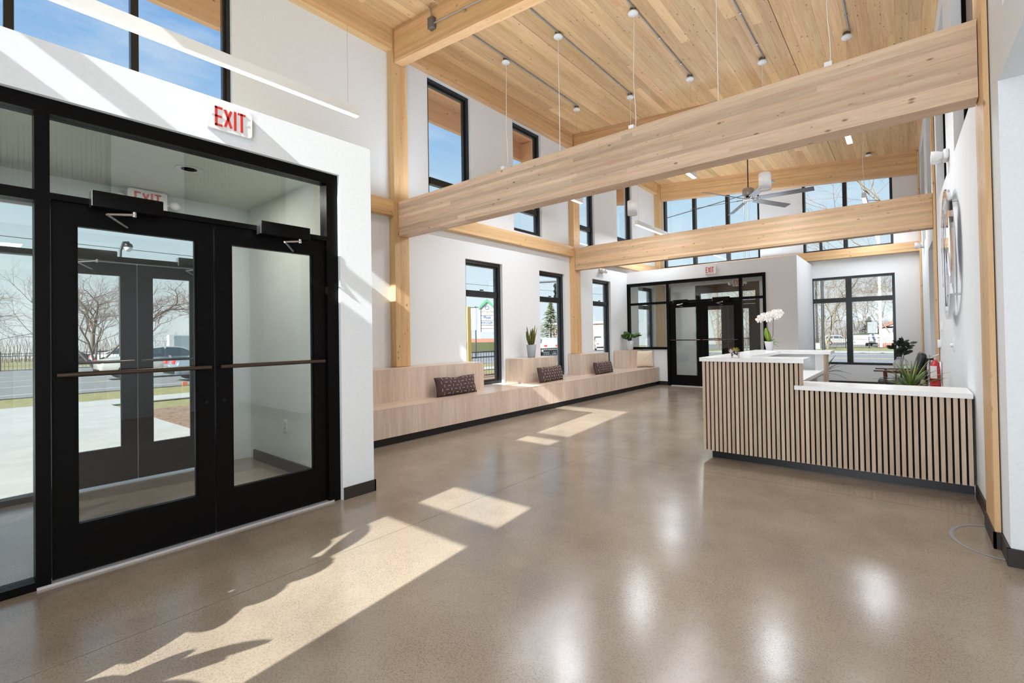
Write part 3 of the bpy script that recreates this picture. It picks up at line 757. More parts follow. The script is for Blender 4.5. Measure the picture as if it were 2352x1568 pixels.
for k in range(5):
    pts = []
    for i in range(9):
        u = .08+.84*i/8; v_ = .12+.76*((i/8+k*.18) % 1.0) if k else .12+.76*i/8
        if k: u = min(.95, .1+k*.17+.5*i/8); v_ = .1+.8*i/8-.1*k if .1+.8*i/8-.1*k > .05 else .05
        x, y, z = P(u, v_, -1); pts.append((x, y-.003, z-zm))
    mb.tube(pts, .004, 5)
mb.build('piped_seam', CREAM, t)
mb = MB()
for s1 in (.02, .98):
    for s2 in (.02, .98):
        x, y, z = P(s1, s2, -1); z -= zm
        for k in range(5): mb.tube([(x, y, z), (x+(s1-.5)*.06+random.uniform(-.012, .012), y, max(.002, z+(s2-.5)*.06+random.uniform(-.012, .012)))], .003, 4)
mb.build('tassel', CREAM, t)

# ------------------------------------------------------------------ reception desk
t = thing('reception_desk', 'white-topped reception desk clad in vertical oak slats', 'reception desk', (-1.78, 4.95, 0))
YF = 4.955
RX = XR(5.2)-.01
d = MB(); d.box(-1.765, -.835, YF+.018, YF+.14, .09, 1.04); d.box(-.835, RX, YF+.018, YF+.14, .09, .785)
d.box(-1.765, -1.64, YF+.14, 7.25, .09, 1.04); d.build('black_backing', BLACKM, t)
d = MB(); d.box(-1.71, RX, YF+.075, YF+.12, 0, .09); d.box(-1.71, -1.66, YF+.12, 7.2, 0, .09); d.build('toe_kick', TOEK, t)
pitch_ = .0431
x = -1.778; i = 0
while x < RX-.02:
    high = x+.027 < -.83
    MB().box(x, min(x+.0285, RX), YF, YF+.018, .085, 1.038 if high else .785).build('slat', SLT, t); x += pitch_
y = YF+.018
for k in range(3): MB().box(-.835, -.818, YF+.004+k*.0431, YF+.004+k*.0431+.034, .826, 1.038).build('slat', SLT, t)
# left side slats
y = YF+.03
while y < 7.2: MB().box(-1.782, -1.765, y, y+.0285, .085, 1.038).build('slat', SLT, t); y += .0431
w_ = MB(); w_.box(-1.64, -.85, YF+.14, YF+.16, .12, 1.04); w_.box(-1.64, -1.62, YF+.14, 7.1, .79, 1.04)
w_.box(-1.62, -.985, 7.13, 7.15, .79, 1.04); w_.box(-.985, -.885, 7.02, 7.15, .1, 1.04); w_.box(-1.64, -.885, 7.15, 7.25, .1, 1.04); w_.box(-.84, RX, YF+.14, YF+.16, .1, .785)
w_.box(-1.62, -.90, 6.55, 7.13, .10, .76)
w_.build('inner_panel', WHITE2, t)
MB().box(-.885, -.855, 7.02, 7.25, .1, 1.04).build('end_panel', SLT, t)
s = MB(); s.box(-1.80, -.79, 4.93, 5.34, 1.04, 1.08); s.box(-1.80, -1.38, 5.34, 6.90, 1.04, 1.08); s.box(-1.80, -.79, 6.90, 7.32, 1.04, 1.08)
s.build('high_counter_top', STONE, t)
s = MB(); s.box(-.875, RX, 4.93, 5.42, .785, .825); s.box(-1.60, -.875, 5.14, 5.42, .785, .825); s.box(-1.60, -.885, 5.42, 7.13, .785, .825)
s.build('low_counter_top', STONE, t)
t = thing('printer', 'black machine on a shelf under the desk worktop', 'printer', (-1.2, 6.1, .5))
MB().bev(-1.45, -.93, 5.95, 6.45, .42, .72, .02).build('body', BLACKM, t); MB().box(-.94, -.92, 6.0, 6.4, .5, .56).build('paper_tray', GREYM, t)
MB().box(-1.5, -.9, 5.9, 6.5, .39, .42).build('shelf', WHITE2, t)
MB().box(-1.5, -1.45, 5.9, 6.5, 0, .39).build('support', WHITE2, t)

# ------------------------------------------------------------------ plants
def blade(mb, base, direction, length, width, bend=.4, n=6, thick=.002, curl=0, twist=0, tipw=.05, fat=.35):
    """leaf blade that starts along direction and bends down"""
    base = Vector(base); d_ = Vector(direction).normalized(); side = d_.cross(Vector((0, 0, 1)))
    if side.length < .1: side = Vector((math.cos(twist), math.sin(twist), 0))
    side.normalize()
    if twist: side = Matrix.Rotation(twist, 3, d_) @ side
    p = base.copy(); vs = []; step = length/n; dd = d_.copy()
    for i in range(n+1):
        u = i/n
        wv = width*(math.sin(PI*min(1, (u+.04))**(fat*2) if False else PI*(u*.93+.05))**.7)/2
        nrm = side.cross(dd).normalized()
        vs += [p-side*wv, p+nrm*wv*.25*(-1 if curl else 1)+nrm*0, p+side*wv, p-nrm*thick]
        dd = (dd+Vector((0, 0, -bend/n))).normalized(); p = p+dd*step
    fs = []
    for i in range(n):
        a = i*4; b_ = a+4
        fs += [(a, a+1, b_+1, b_), (a+1, a+2, b_+2, b_+1), (a+2, a+3, b_+3, b_+2), (a+3, a, b_, b_+3)]
    fs += [(0, 3, 2, 1), (n*4, n*4+1, n*4+2, n*4+3)]
    mb.add(vs, fs, True)
def pot(t, c, r0, r1, h, m, soil=True):
    mb = MB(); mb.lathe([(r0*.98, 0), (r0, .003), (r1, h), (r1-.006, h), (r1-.008, h-.03), (.0, h-.03)], c, 28); mb.build('pot', m, t)
    if soil:
        mb = MB(); mb.lathe([(0, 0), (r1-.010, 0)], (c[0], c[1], c[2]+h-.028), 20); mb.build('soil', SOIL, t)
# snake plant
SNAKE = mat('snake_plant_leaf', (.085, .10, .02), .45)
SNEDGE = mat('snake_plant_edge', (.30, .27, .05), .45)
c = (-5.85, 6.90, .920)
t = thing('potted_snake_plant', 'snake plant in a blue-grey pot on the bench box between windows', 'plant', c)
pot(t, c, .072, .098, .25, POTG)
for k in range(10):
    a = k*2.4; r_ = .018+.03*(k % 3)/2; ln = (.42, .34, .40, .29, .25, .36, .22, .30, .38, .24)[k]
    mb = MB(); d_ = (math.cos(a)*.22, math.sin(a)*.26, 1)
    blade(mb, (c[0]+r_*math.cos(a), c[1]+r_*math.sin(a), c[2]+.22), d_, ln, .058, -.12, 7, .003, twist=a)
    mb.build('leaf', SNAKE if k % 3 else SNEDGE, t)
# fiddle leaf / rubber plant
c = (-5.88, 10.98, .920)
t = thing('potted_rubber_plant', 'plant with big round glossy leaves in a pale pot beside the far vestibule', 'plant', c)
pot(t, c, .085, .115, .25, POTW)
mb = MB(); mb.tube([(c[0], c[1], c[2]+.2), (c[0]+.01, c[1], c[2]+.36)], .008, 6); mb.build('stem', STEM, t)
for k, (a, el, ln, wd) in enumerate(((3.4, .5, .26, .15), (2.9, .9, .24, .13), (.1, .55, .30, .10), (.5, .35, .30, .09), (5.3, .1, .17, .16), (4.6, -.1, .16, .14), (1.8, .5, .2, .12), (4.0, .2, .2, .14), (.0, -.1, .17, .14))):
    mb = MB(); blade(mb, (c[0], c[1], c[2]+.30+.012*k), (math.cos(a)*math.cos(el), math.sin(a)*math.cos(el), math.sin(el)), ln*1.1, wd*1.15, .35, 7, twist=(.9, -.9, .7, -.8, 1.2)[k % 5])
    mb.build('leaf', GREEN1 if k % 2 else mat('mid_leaf_%d' % k, (.09, .20, .035), .35), t)
# orchid on the desk
c = (-1.57, 7.12, 1.081)
t = thing('potted_orchid', 'white orchid in a pale tapered pot on the reception desk', 'plant', c)
pot(t, c, .045, .068, .125, POTW)
for k, (dx, dy, dz, ln, wd) in enumerate(((-.25, 0, 1, .21, .085), (.75, -.1, .15, .15, .06), (-.9, -.1, .3, .09, .06), (.5, -.3, .5, .10, .06), (.6, .1, -.2, .14, .05))):
    mb = MB(); blade(mb, (c[0], c[1], c[2]+.115), (dx, dy, dz), ln, wd, .45 if k else -.02, 7, twist=0 if k else PI/2); mb.build('leaf', GREEN2, t)
stems = [[(0, 0, .11), (-.012, 0, .25), (-.03, 0, .40), (-.03, 0, .46)], [(.01, 0, .11), (.05, 0, .22), (.055, 0, .40), (.075, 0, .55)]]
for s_ in stems:
    mb = MB(); mb.tube([(c[0]+a, c[1]+b_, c[2]+z) for a, b_, z in s_], .0035, 6); mb.build('flower_stem', STEM, t)
def flower(center, size, ry):
    mb = MB(); cx_, cy_, cz_ = center
    for k in range(5):
        a = k*2*PI/5+PI/2; wd = size*(.95 if k in (1, 4) else .6)
        vs = [(cx_, cy_, cz_)]
        for j in range(9):
            b_ = (j/8-.5)*2.1; rr = size*(1-.28*abs(j/4-1))*.5*(1.25 if k in (1, 4) else 1)
            vs.append((cx_+math.cos(a+b_*wd/size*.7)*rr*math.cos(ry), cy_-.008*math.cos(b_*2)+math.cos(a+b_*wd/size*.7)*rr*math.sin(ry), cz_+math.sin(a+b_*wd/size*.7)*rr))
        mb.add(vs, [(0, j, j+1) for j in range(1, 9)], True)
    mb.ico((cx_, cy_-.006, cz_), size*.09)
    return mb
for k, (dx, dz) in enumerate(((-.13, .435), (-.10, .475), (-.055, .50), (-.02, .47), (-.005, .44), (.02, .515), (-.05, .455), (.11, .52), (.135, .49), (.10, .47), (.13, .545), (.085, .54), (.15, .515))):
    flower((c[0]+dx, c[1]-.02*(k % 3), c[2]+dz), .092, .3-.2*(k % 4)).build('flower', PETAL, t)
# small animal-shaped planter with air plant
c = (-1.44, 4.99, 1.0805)
t = thing('animal_planter', 'small black and white animal figurine planter with a spiky plant on the desk', 'planter', c)
PATCH = bpy.data.materials.new('black_white_patches'); PATCH.use_nodes = True
_t = PATCH.node_tree; _b = _t.nodes['Principled BSDF']; _b.inputs['Roughness'].default_value = .35
_c = N(_t, 'ShaderNodeTexCoord'); _n = N(_t, 'ShaderNodeTexNoise'); _n.inputs['Scale'].default_value = 45; _r = N(_t, 'ShaderNodeValToRGB')
_r.color_ramp.elements[0].position = .50; _r.color_ramp.elements[0].color = (.02, .015, .015, 1); _r.color_ramp.elements[1].position = .56; _r.color_ramp.elements[1].color = (.55, .5, .5, 1)
_t.links.new(_c.outputs['Object'], _n.inputs['Vector']); _t.links.new(_n.outputs[0], _r.inputs[0]); _t.links.new(_r.outputs[0], _b.inputs['Base Color'])
def skin(name, verts, edges, radii, m, parent, loc=(0, 0, 0), levels=2, root=0, scale=1.0, rz=0):
    me = bpy.data.meshes.new(name); me.from_pydata([tuple(Vector(v_)*scale) for v_ in verts], edges, []); me.update()
    o = bpy.data.objects.new(name, me); COL.objects.link(o)
    sk = o.modifiers.new('skin', 'SKIN'); sk.use_smooth_shade = True
    if not me.skin_vertices: 
        bpy.context.view_layer.objects.active = o
    lay = me.skin_vertices[0].data if me.skin_vertices else None
    if lay:
        for i, r_ in enumerate(radii): lay[i].radius = (r_*scale, r_*scale); lay[i].use_root = (i == root)
    ss = o.modifiers.new('sub', 'SUBSURF'); ss.levels = levels; ss.render_levels = levels
    me.materials.append(m); o.location = loc; o.rotation_euler = (0, 0, rz)
    if parent: o.parent = parent
    return o
vv = [(-.028, 0, .052), (0, 0, .055), (.03, 0, .050), (-.040, 0, .070), (-.052, 0, .078), (-.068, 0, .072),
      (-.030, .014, .035), (-.032, .015, .012), (-.034, .015, .003), (-.026, -.014, .035), (-.024, -.015, .012), (-.027, -.015, .003),
      (.030, .014, .032), (.036, .015, .012), (.034, .015, .003), (.032, -.014, .032), (.042, -.015, .012), (.040, -.015, .003), (.044, 0, .056), (.056, 0, .048),
      (-.046, .013, .092), (-.046, -.013, .092)]
ee = [(0, 1), (1, 2), (0, 3), (3, 4), (4, 5), (0, 6), (6, 7), (7, 8), (0, 9), (9, 10), (10, 11), (2, 12), (12, 13), (13, 14), (2, 15), (15, 16), (16, 17), (2, 18), (18, 19), (4, 20), (4, 21)]
rr_ = [.018, .018, .018, .014, .015, .009, .009, .007, .007, .009, .007, .007, .010, .007, .007, .010, .007, .007, .005, .003, .005, .005]
skin('body', vv, ee, rr_, PATCH, t)
AIR = mat('air_plant', (.42, .36, .06), .5)
for k in range(16):
    a = k*2.4; mb = MB(); blade(mb, (c[0]+.002, c[1], c[2]+.068), (math.cos(a), math.sin(a)*.6, .4+.5*(k % 3)), .05, .008, .2, 4); mb.build('leaf', AIR, t)

# floor plants behind the desk
def spiky(label, c, n, ln, wd, h0, m1, m2, potr=.15, poth=.35, spread=1.0):
    t = thing('spiky_floor_plant', label, 'plant', c); pot(t, c, potr*.8, potr, poth, POTG)
    if h0 > poth: MB().tube([(c[0], c[1], c[2]+poth-.05), (c[0]+.01, c[1], c[2]+h0)], .018, 8).build('trunk', STEM, t)
    for k in range(n):
        a = k*2.39996; el = .15+1.25*((k*7 % n)/n); l_ = ln*random.uniform(.75, 1.1)
        mb = MB(); blade(mb, (c[0], c[1], c[2]+h0+.03*((k % 5)/5)), (math.cos(a)*math.cos(el)*spread, math.sin(a)*math.cos(el)*spread, math.sin(el)), l_, wd, .75, 6)
        mb.build('leaf', m1 if k % 3 else m2, t)
spiky('spiky green plant just behind the low counter near the armchair', (.03, 7.0, 0), 64, .40, .024, .60, mat('long_leaf', (.10, .17, .035), .45), mat('long_leaf_light', (.22, .27, .07), .45), .14, .40)
spiky('dark thin-leaved plant in front of the fire extinguisher wall', (.22, 9.0, 0), 22, .22, .020, .56, GREEN3, GREEN3, .10, .30)
spiky('dark spiky plant behind the back corner of the reception desk', (-1.02, 8.3, 0), 26, .34, .022, .68, GREEN3, GREEN1, .13, .35)
# side table with glass vase and dark foliage
t = thing('side_table', 'round side table beside the armchair by the back window', 'table', (-.11, 12.35, 0))
MB().lathe([(.0, .42), (.26, .42), (.26, .45), (0, .45)], (-.11, 12.35, 0), 28).build('table_top', WALNUT, t)
MB().tube([(-.11, 12.35, .03), (-.11, 12.35, .42)], .02, 10).build('pedestal', WALNUT, t)
MB().lathe([(0, 0), (.17, 0), (.16, .02), (.02, .04), (0, .04)], (-.11, 12.35, 0), 24).build('base', WALNUT, t)
c = (-.11, 12.35, .4505)
t = thing('glass_vase_plant', 'round glass vase with dark leafy sprigs in front of the back window', 'vase', c)
VG = bpy.data.materials.new('vase_glass'); VG.use_nodes = True; q = VG.node_tree.nodes['Principled BSDF']
q.inputs['Base Color'].default_value = (.9, .93, .95, 1); q.inputs['Roughness'].default_value = .05; q.inputs['Transmission Weight'].default_value = .75; q.inputs['IOR'].default_value = 1.3
MB().lathe([(0, 0), (.07, 0), (.125, .06), (.145, .14), (.12, .22), (.07, .27), (.055, .29), (.06, .31)], c, 28).build('vase', VG, t)
for k, (dx, dz) in enumerate(((.10, .44), (-.15, .55), (.05, .66), (.02, .40), (-.04, .60), (.16, .60))):
    mb = MB(); e0 = (c[0]+.01, c[1], c[2]+.1); e1 = (c[0]+dx*.4, c[1], c[2]+dz*.7); e2 = (c[0]+dx, c[1], c[2]+dz); mb.tube([e0, e1, e2], .005, 5); mb.build('stem', STEM, t)
    for j in range(8):
        f_ = .3+.7*j/7; p = Vector(e1).lerp(Vector(e2), f_); a = random.uniform(0, 6.28)
        mb = MB(); blade(mb, p, (math.cos(a), .3*math.sin(a), .35), .13, .075, .3, 5, twist=.8); mb.build('leaf', GREEN3, t)

# armchair (front faces -X)
c = Vector((-.10, 11.0, 0))
t = thing('armchair', 'black leather armchair with dark wooden frame by the back window', 'armchair', c)
def bx(mb, x0, x1, y0, y1, z0, z1, b_=.01): return mb.bev(c.x+x0, c.x+x1, c.y+y0, c.y+y1, z0, z1, b_, 3)
o = bx(MB(), -.36, .20, -.27, .27, .27, .41, .05).build('seat_cushion', LEATHER, t)
mb = MB(); mb.bev(-.065, .065, -.27, .27, 0, .56, .05, 4)
mb.map(lambda x, y, z: (c.x+.17+x*math.cos(.3)+z*math.sin(.3), c.y+y, .37+z*math.cos(.3)-x*math.sin(.3))).build('back_cushion', LEATHER, t)
for s_ in (-1, 1):
    y0 = s_*.31
    mb = MB(); mb.bev(c.x-.42, c.x+.28, c.y+y0-.03, c.y+y0+.03, .555, .58, .008); mb.build('armrest', WALNUT, t)
    mb = MB(); mb.tube([(c.x-.27, c.y+y0, 0), (c.x-.24, c.y+y0, .30), (c.x-.25, c.y+y0, .56)], [.016, .026, .022], 8); mb.build('front_leg', WALNUT, t)
    mb = MB(); mb.tube([(c.x+.33, c.y+y0, 0), (c.x+.22, c.y+y0, .30), (c.x+.22, c.y+y0, .56)], [.016, .026, .02], 8); mb.build('rear_leg', WALNUT, t)
    mb = MB(); mb.bev(c.x-.27, c.x+.26, c.y+y0-.014, c.y+y0+.014, .22, .275, .006); mb.build('side_rail', WALNUT, t)
    for k in range(2): MB().tube([(c.x-.08+.14*k, c.y+y0, .27), (c.x-.08+.14*k, c.y+y0, .56)], .009, 6).build('spindle', WALNUT, t)
MB().bev(c.x-.27, c.x-.23, c.y-.31, c.y+.31, .22, .27, .006).build('front_rail', WALNUT, t)
mb = MB(); mb.bev(-.015, .015, -.29, .29, 0, .50, .006); mb.map(lambda x, y, z: (c.x+.25+x+z*math.sin(.3), c.y+y, .33+z*.95)).build('back_frame', WALNUT, t)

# fire extinguisher
ey_ = 8.2; ex_ = XR(ey_)-.075
t = thing('fire_extinguisher', 'red fire extinguisher hanging on the right wall', 'fire extinguisher', (ex_, ey_, .50))
MB().lathe([(.0, 0), (.052, 0), (.06, .012), (.061, .32), (.05, .37), (.03, .40), (.022, .42), (0, .42)], (ex_, ey_, .50), 28).build('cylinder', REDP, t)
mb = MB(); mb.tube([(ex_, ey_, .90), (ex_, ey_, .955)], .02, 10); mb.tube([(ex_+.02, ey_, .945), (ex_-.06, ey_, .95)], .009, 6); mb.tube([(ex_-.02, ey_, .965), (ex_+.05, ey_, 1.0)], .008, 6); mb.build('valve_handle', METAL, t)
mb = MB(); mb.tube([(ex_-.02, ey_, .93), (ex_-.095, ey_, .92), (ex_-.10, ey_, .80), (ex_-.095, ey_, .62)], .012, 8); mb.build('hose', BLACKM, t)
def arcplate(cx_, cy_, r_, a0, a1, z0, z1, m, name):
    mb = MB(); n = 10; vs = []
    for j in range(n+1):
        a = a0+(a1-a0)*j/n
        for z in (z0, z1): vs.append((cx_+r_*math.cos(a), cy_+r_*math.sin(a), z))
    mb.add(vs, [(2*j, 2*j+2, 2*j+3, 2*j+1) for j in range(n)]); mb.build(name, m, t)
arcplate(ex_, ey_, .0625, -2.6, -1.3, .67, .84, mat('label_white', (.75, .72, .72), .5), 'label')
MB().lathe([(.062, 0), (.064, 0), (.064, .012), (.062, .012)], (ex_, ey_, .645), 28).build('band', BLACKM, t)
MB().bev(ex_+.045, XR(ey_), ey_-.03, ey_+.03, .60, .90, .004).build('wall_bracket', METAL, t)

# ------------------------------------------------------------------ chrome emblem on the right wall
ly, lz, R_ = 6.20, 2.10, .66; lx = XR(6.2)-.075
t = thing('wall_emblem', 'large round polished chrome emblem on the white right wall', 'wall emblem', (lx, ly, lz))
def ringmesh(ro, ri, d_, y0=0, z0=0, a0=0, a1=2*PI, n=72):
    mb = MB(); vs = []
    for k in range(n+1):
        a = a0+(a1-a0)*k/n
        for r_, x_ in ((ro, 0), (ri, 0), (ri, d_), (ro, d_)): vs.append((lx+x_, ly+y0+r_*math.cos(a), lz+z0+r_*math.sin(a)))
    fs = []
    for k in range(n):
        a = k*4; b_ = a+4
        for j in range(4): fs.append((a+j, a+(j+1) % 4, b_+(j+1) % 4, b_+j))
    return mb.add(vs, fs)
ringmesh(R_, R_-.075, .035).build('ring', CHROME, t)
def shape(poly, name):
    MB().prism([(ly+a, lz+b_) for a, b_ in poly], lx-.004, lx+.03, 'X').build(name, CHROME, t)
shape([(.14, .50), (.20, .50), (.17, .1), (.21, -.2), (.16, -.52), (.10, -.52), (.11, -.2), (.08, .1)], 'inner_stroke')
shape([(-.10, .30), (-.02, .42), (-.04, .0), (-.02, -.42), (-.12, -.50), (-.20, -.1)], 'inner_stroke')
shape([(-.60, .34), (-.52, .44), (-.30, .36), (-.26, .05), (-.40, -.22), (-.55, -.26)], 'inner_stroke')
for a in (.7, 2.3, 3.9, 5.5):
    MB().tube([(lx+.03, ly+(R_-.04)*math.cos(a), lz+(R_-.04)*math.sin(a)), (XR(6.2)+.02, ly+(R_-.04)*math.cos(a), lz+(R_-.04)*math.sin(a))], .01, 8).build('standoff', METAL, t)

# unseen plant added behind the camera, its leaves shaped to cast the sun-patch shadow
c = (-2.72, -.55, 0)
t = thing('shadow_caster_plant', 'added unseen large-leaved plant behind the camera, shaped to shade the sun patch', 'plant', c); pot(t, c, .13, .17, .36, POTG)
MB().tube([(c[0], c[1], .3), (c[0]+.02, c[1], .8), (c[0]-.02, c[1], 1.25)], .016, 8).build('trunk', STEM, t)
def bigleaf(p, q, wd):
    p, q = Vector((p[0], c[1], p[1])), Vector((q[0], c[1], q[1])); d_ = q-p; sd = Vector((d_.z, 0, -d_.x)).normalized(); n = 8; vs = []
    for i in range(n+1):
        u = i/n; hw = wd/2*math.sin(PI*min(.985, .03+u*.97))**.6; m_ = p+d_*u+Vector((0, .05*math.sin(PI*u), 0))
        vs += [m_-sd*hw+Vector((0, .03*hw/wd, 0)), m_+Vector((0, -.01, 0)), m_+sd*hw+Vector((0, .03*hw/wd, 0)), m_+Vector((0, -.013, 0))]
    fs = [(4*i+j, 4*i+(j+1) % 4, 4*i+4+(j+1) % 4, 4*i+4+j) for i in range(n) for j in range(4)]
    MB().add(vs, fs, True).build('leaf', GREEN1, t)
for p, q, wd in (((-2.55, .52), (-3.05, .86), .34), ((-2.55, .30), (-3.05, .56), .34), ((-2.64, 1.30), (-2.86, 1.62), .13), ((-2.74, 1.22), (-2.98, 1.36), .2), ((-2.70, 1.05), (-2.56, 1.34), .22), ((-2.72, .95), (-2.49, 1.10), .22), ((-2.75, .85), (-2.45, .90), .2), ((-2.75, .75), (-2.50, .70), .2),
                 ((-2.8, .9), (-3.0, 1.2), .26), ((-2.78, .7), (-3.0, .95), .28), ((-2.72, .55), (-2.52, .5), .2), ((-2.7, 1.0), (-2.8, 1.3), .24), ((-2.68, .6), (-2.75, 1.0), .28),
                 ((-2.42, .60), (-2.12, .97), .075), ((-2.40, .55), (-2.17, .86), .06), ((-2.42, .5), (-2.36, .82), .08), ((-2.5, .45), (-2.10, .78), .07), ((-2.4, .4), (-2.06, .74), .09), ((-2.6, .42), (-2.35, .66), .12)):
    bigleaf(p, q, wd)
MB().tube([(c[0], c[1], .34), (-2.5, c[1], .42), (-2.4, c[1], .6)], .01, 6).build('stem', STEM, t)
# wall devices
def device(name, label, cat, y, z, w_, h_, d_, m=FIXW):
    t = thing(name, label, cat, (XR(y), y, z)); MB().bev(XR(y)-d_, XR(y)+.005, y-w_/2, y+w_/2, z-h_/2, z+h_/2, .006).build('body', m, t); return t
t = device('thermostat', 'white thermostat on the right wall beside the second post', 'thermostat', 8.35, 1.14, .11, .11, .035)
MB().box(XR(8.35)-.037, XR(8.35)-.034, 8.32, 8.38, 1.12, 1.17).build('display', POTW, t)
t = device('motion_sensor', 'small white round knob sensor low on the right wall under the emblem', 'sensor', 6.45, 1.17, .05, .14, .012)
MB().sphere((XR(6.45)-.02, 6.45, 1.17), .022).build('knob', FIXW, t)
t = device('access_panel', 'small white switch plate on the right wall under the emblem, left side', 'switch', 8.0, 1.38, .07, .11, .012)
MB().box(XR(8.0)-.016, XR(8.0)-.01, 7.99, 8.01, 1.35, 1.41).build('rocker', FIXW, t)
def horn(label, y, z, r_=.11):
    t = thing('emergency_light', label, 'emergency light', (XR(y), y, z)); x0 = XR(y)
    MB().bev(x0-.05, x0, y-.10, y+.10, z-.05, z+.06, .02).build('housing', FIXW, t)
    for s_ in (-1, 1):
        mb = MB(); mb.lathe([(0, 0), (.035, .0), (.055, .06), (.058, .10), (0, .10)], (0, 0, 0), 20)
        mb.map(lambda a, b_, c_: (x0-.05-c_, y+s_*.06+b_, z+a)).build('lamp_head', FIXW, t)
horn('white emergency light high on the right wall under the ribbed blinds', 6.55, 3.22)
horn('white emergency light high on the right wall by the far corner', 12.0, 3.05)
t = thing('emergency_light', 'white emergency light high on the left wall over the third tall window', 'emergency light', (XW, 9.95, 2.95))
MB().bev(XW, XW+.05, 9.83, 10.07, 2.90, 3.00, .02).build('housing', FIXW, t)
for s_ in (-1, 1): MB().sphere((XW+.09, 9.95+s_*.08, 2.93), .05).build('lamp_head', FIXW, t)

# floor ring by the right post (sealed core line in the concrete)
mb = MB(); vs = []; n = 40
cxr, cyr, ra, rb = .43, 3.99, .235, .29
for k in range(n+1):
    a = PI*.50+(PI*1.0)*k/n
    for r0 in (0, .022):
        vs.append((cxr+(ra-r0)*math.cos(a), cyr+(rb-r0)*math.sin(a), .0015))
mb.add(vs, [(2*k, 2*k+1, 2*k+3, 2*k+2) for k in range(n)])
o = mb.build('floor_patch', mat('grey_sealant', (.27, .275, .29), .5)); tag(o, 'grey curved sealant line on the floor beside the right post', 'floor patch')

# ------------------------------------------------------------------ ceiling fixtures
def canopy(t, x, y, conduit_to=None):
    z = ZC(x)
    MB().lathe([(.045, 0), (.045, -.05), (0, -.05)], (x, y, z), 18).build('junction_box', GREYM, t)
    MB().lathe([(0, 0), (.065, 0), (.068, -.012), (.06, -.024), (0, -.026)], (x, y, z-.05), 24).build('canopy', FIXW, t)
def linear(label, x, y0, y1, zb=3.94, zt=4.05, glow=14, group=None, ycan=None):
    t = thing('linear_pendant_light', label, 'pendant light', (x, y0, zb), group)
    MB().box(x-.035, x+.035, y0, y1, zb+.004, zt).build('housing', FIXW, t)
    MB().box(x-.031, x+.031, y0+.004, y1-.004, zb, zb+.006).build('diffuser', GLOW, t)
    light('linear_lamp', 'AREA', (x, (y0+y1)/2, zb-.004), 23*(1.9 if y0 > 9 else .6 if y0 < 1 else 1), (.88, .94, 1), .05, y1-y0-.05, (0, 0, -1))
    yc = ycan or (y0+.12, y1-.12)
    for i, y in enumerate(yc):
        canopy(t, x, y)
        if i == 0:
            z1, z0 = ZC(x)-.07, zt; pts = [(x+.012*math.sin(k*.9), y+.006*math.cos(k*1.3), z1+(z0-z1)*k/10) for k in range(11)]
            MB().tube(pts, .0045, 6).build('power_cord', FIXW, t)
        else: MB().tube([(x, y, ZC(x)-.07), (x, y, zt)], .0015, 5).build('suspension_wire', METAL, t)
    return t
def cylinder(label, x, y, zb=3.51, zt=3.765, r=.088, group=None):
    t = thing('cylinder_pendant_light', label, 'pendant light', (x, y, zb), group)
    MB().lathe([(r-.008, .01), (r, 0), (r, zt-zb-.004), (r-.006, zt-zb), (0, zt-zb)], (x, y, zb), 32).build('shade', FIXW, t)
    MB().lathe([(0, .012), (r-.008, .012)], (x, y, zb), 28).build('diffuser', GLOW, t)
    light('pendant_lamp', 'AREA', (x, y, zb-.004), 16, (.88, .94, 1), .14, None, (0, 0, -1))
    canopy(t, x, y)
    MB().tube([(x, y, ZC(x)-.07), (x, y, zt)], .0045, 6).build('cord', FIXW, t)
    return t
linear('linear light above the entrance vestibule at the top left', -5.08, .20, 2.92)
linear('linear light in the middle bay nearest the left windows', -5.08, 5.35, 7.60)
linear('linear light in the middle bay over the bench side of the desk', -2.79, 5.35, 7.60)
linear('linear light in the middle bay nearest the right wall', -.575, 5.35, 7.60)
linear('linear light in the far bay nearest the left windows', -5.08, 9.92, 12.1)
linear('linear light in the far bay nearest the right wall', -.62, 10.9, 13.0)
for x, y, lab in ((-3.94, 5.36, 'cylinder pendant hidden behind the front beam on the left, only its cord showing'), (-1.69, 5.42, 'cylinder pendant hidden behind the front beam on the right, only its cord showing'),
                  (-3.94, 7.55, 'white cylinder pendant left of the fan'), (-1.68, 7.55, 'white cylinder pendant in front of the fan')):
    cylinder(lab, x, y)
for (x, y0, y1) in ((-5.06, 4.2, 7.42), (-3.95, 4.2, 7.5), (-2.79, 4.2, 7.42), (-1.68, 4.2, 7.5), (-.57, 4.2, 7.42)):
    t = thing('ceiling_conduit', {-5.06: 'grey conduit on the ceiling nearest the left windows', -3.95: 'second grey conduit on the ceiling from the left windows', -2.79: 'grey conduit on the middle of the ceiling',
              -1.68: 'second grey conduit on the ceiling from the right wall', -.57: 'grey conduit on the ceiling nearest the right wall'}[x], 'conduit', (x, y0, ZC(x)))
    MB().tube([(x+.03, y0, ZC(x)-.018), (x+.03, y1, ZC(x)-.018)], .011, 8).build('pipe', CONDUIT, t)
    for k in range(4):
        y = y0+(y1-y0)*(k+.5)/4
        MB().box(x+.012, x+.048, y-.01, y+.01, ZC(x)-.032, ZC(x)-.001).build('strap', METAL, t)
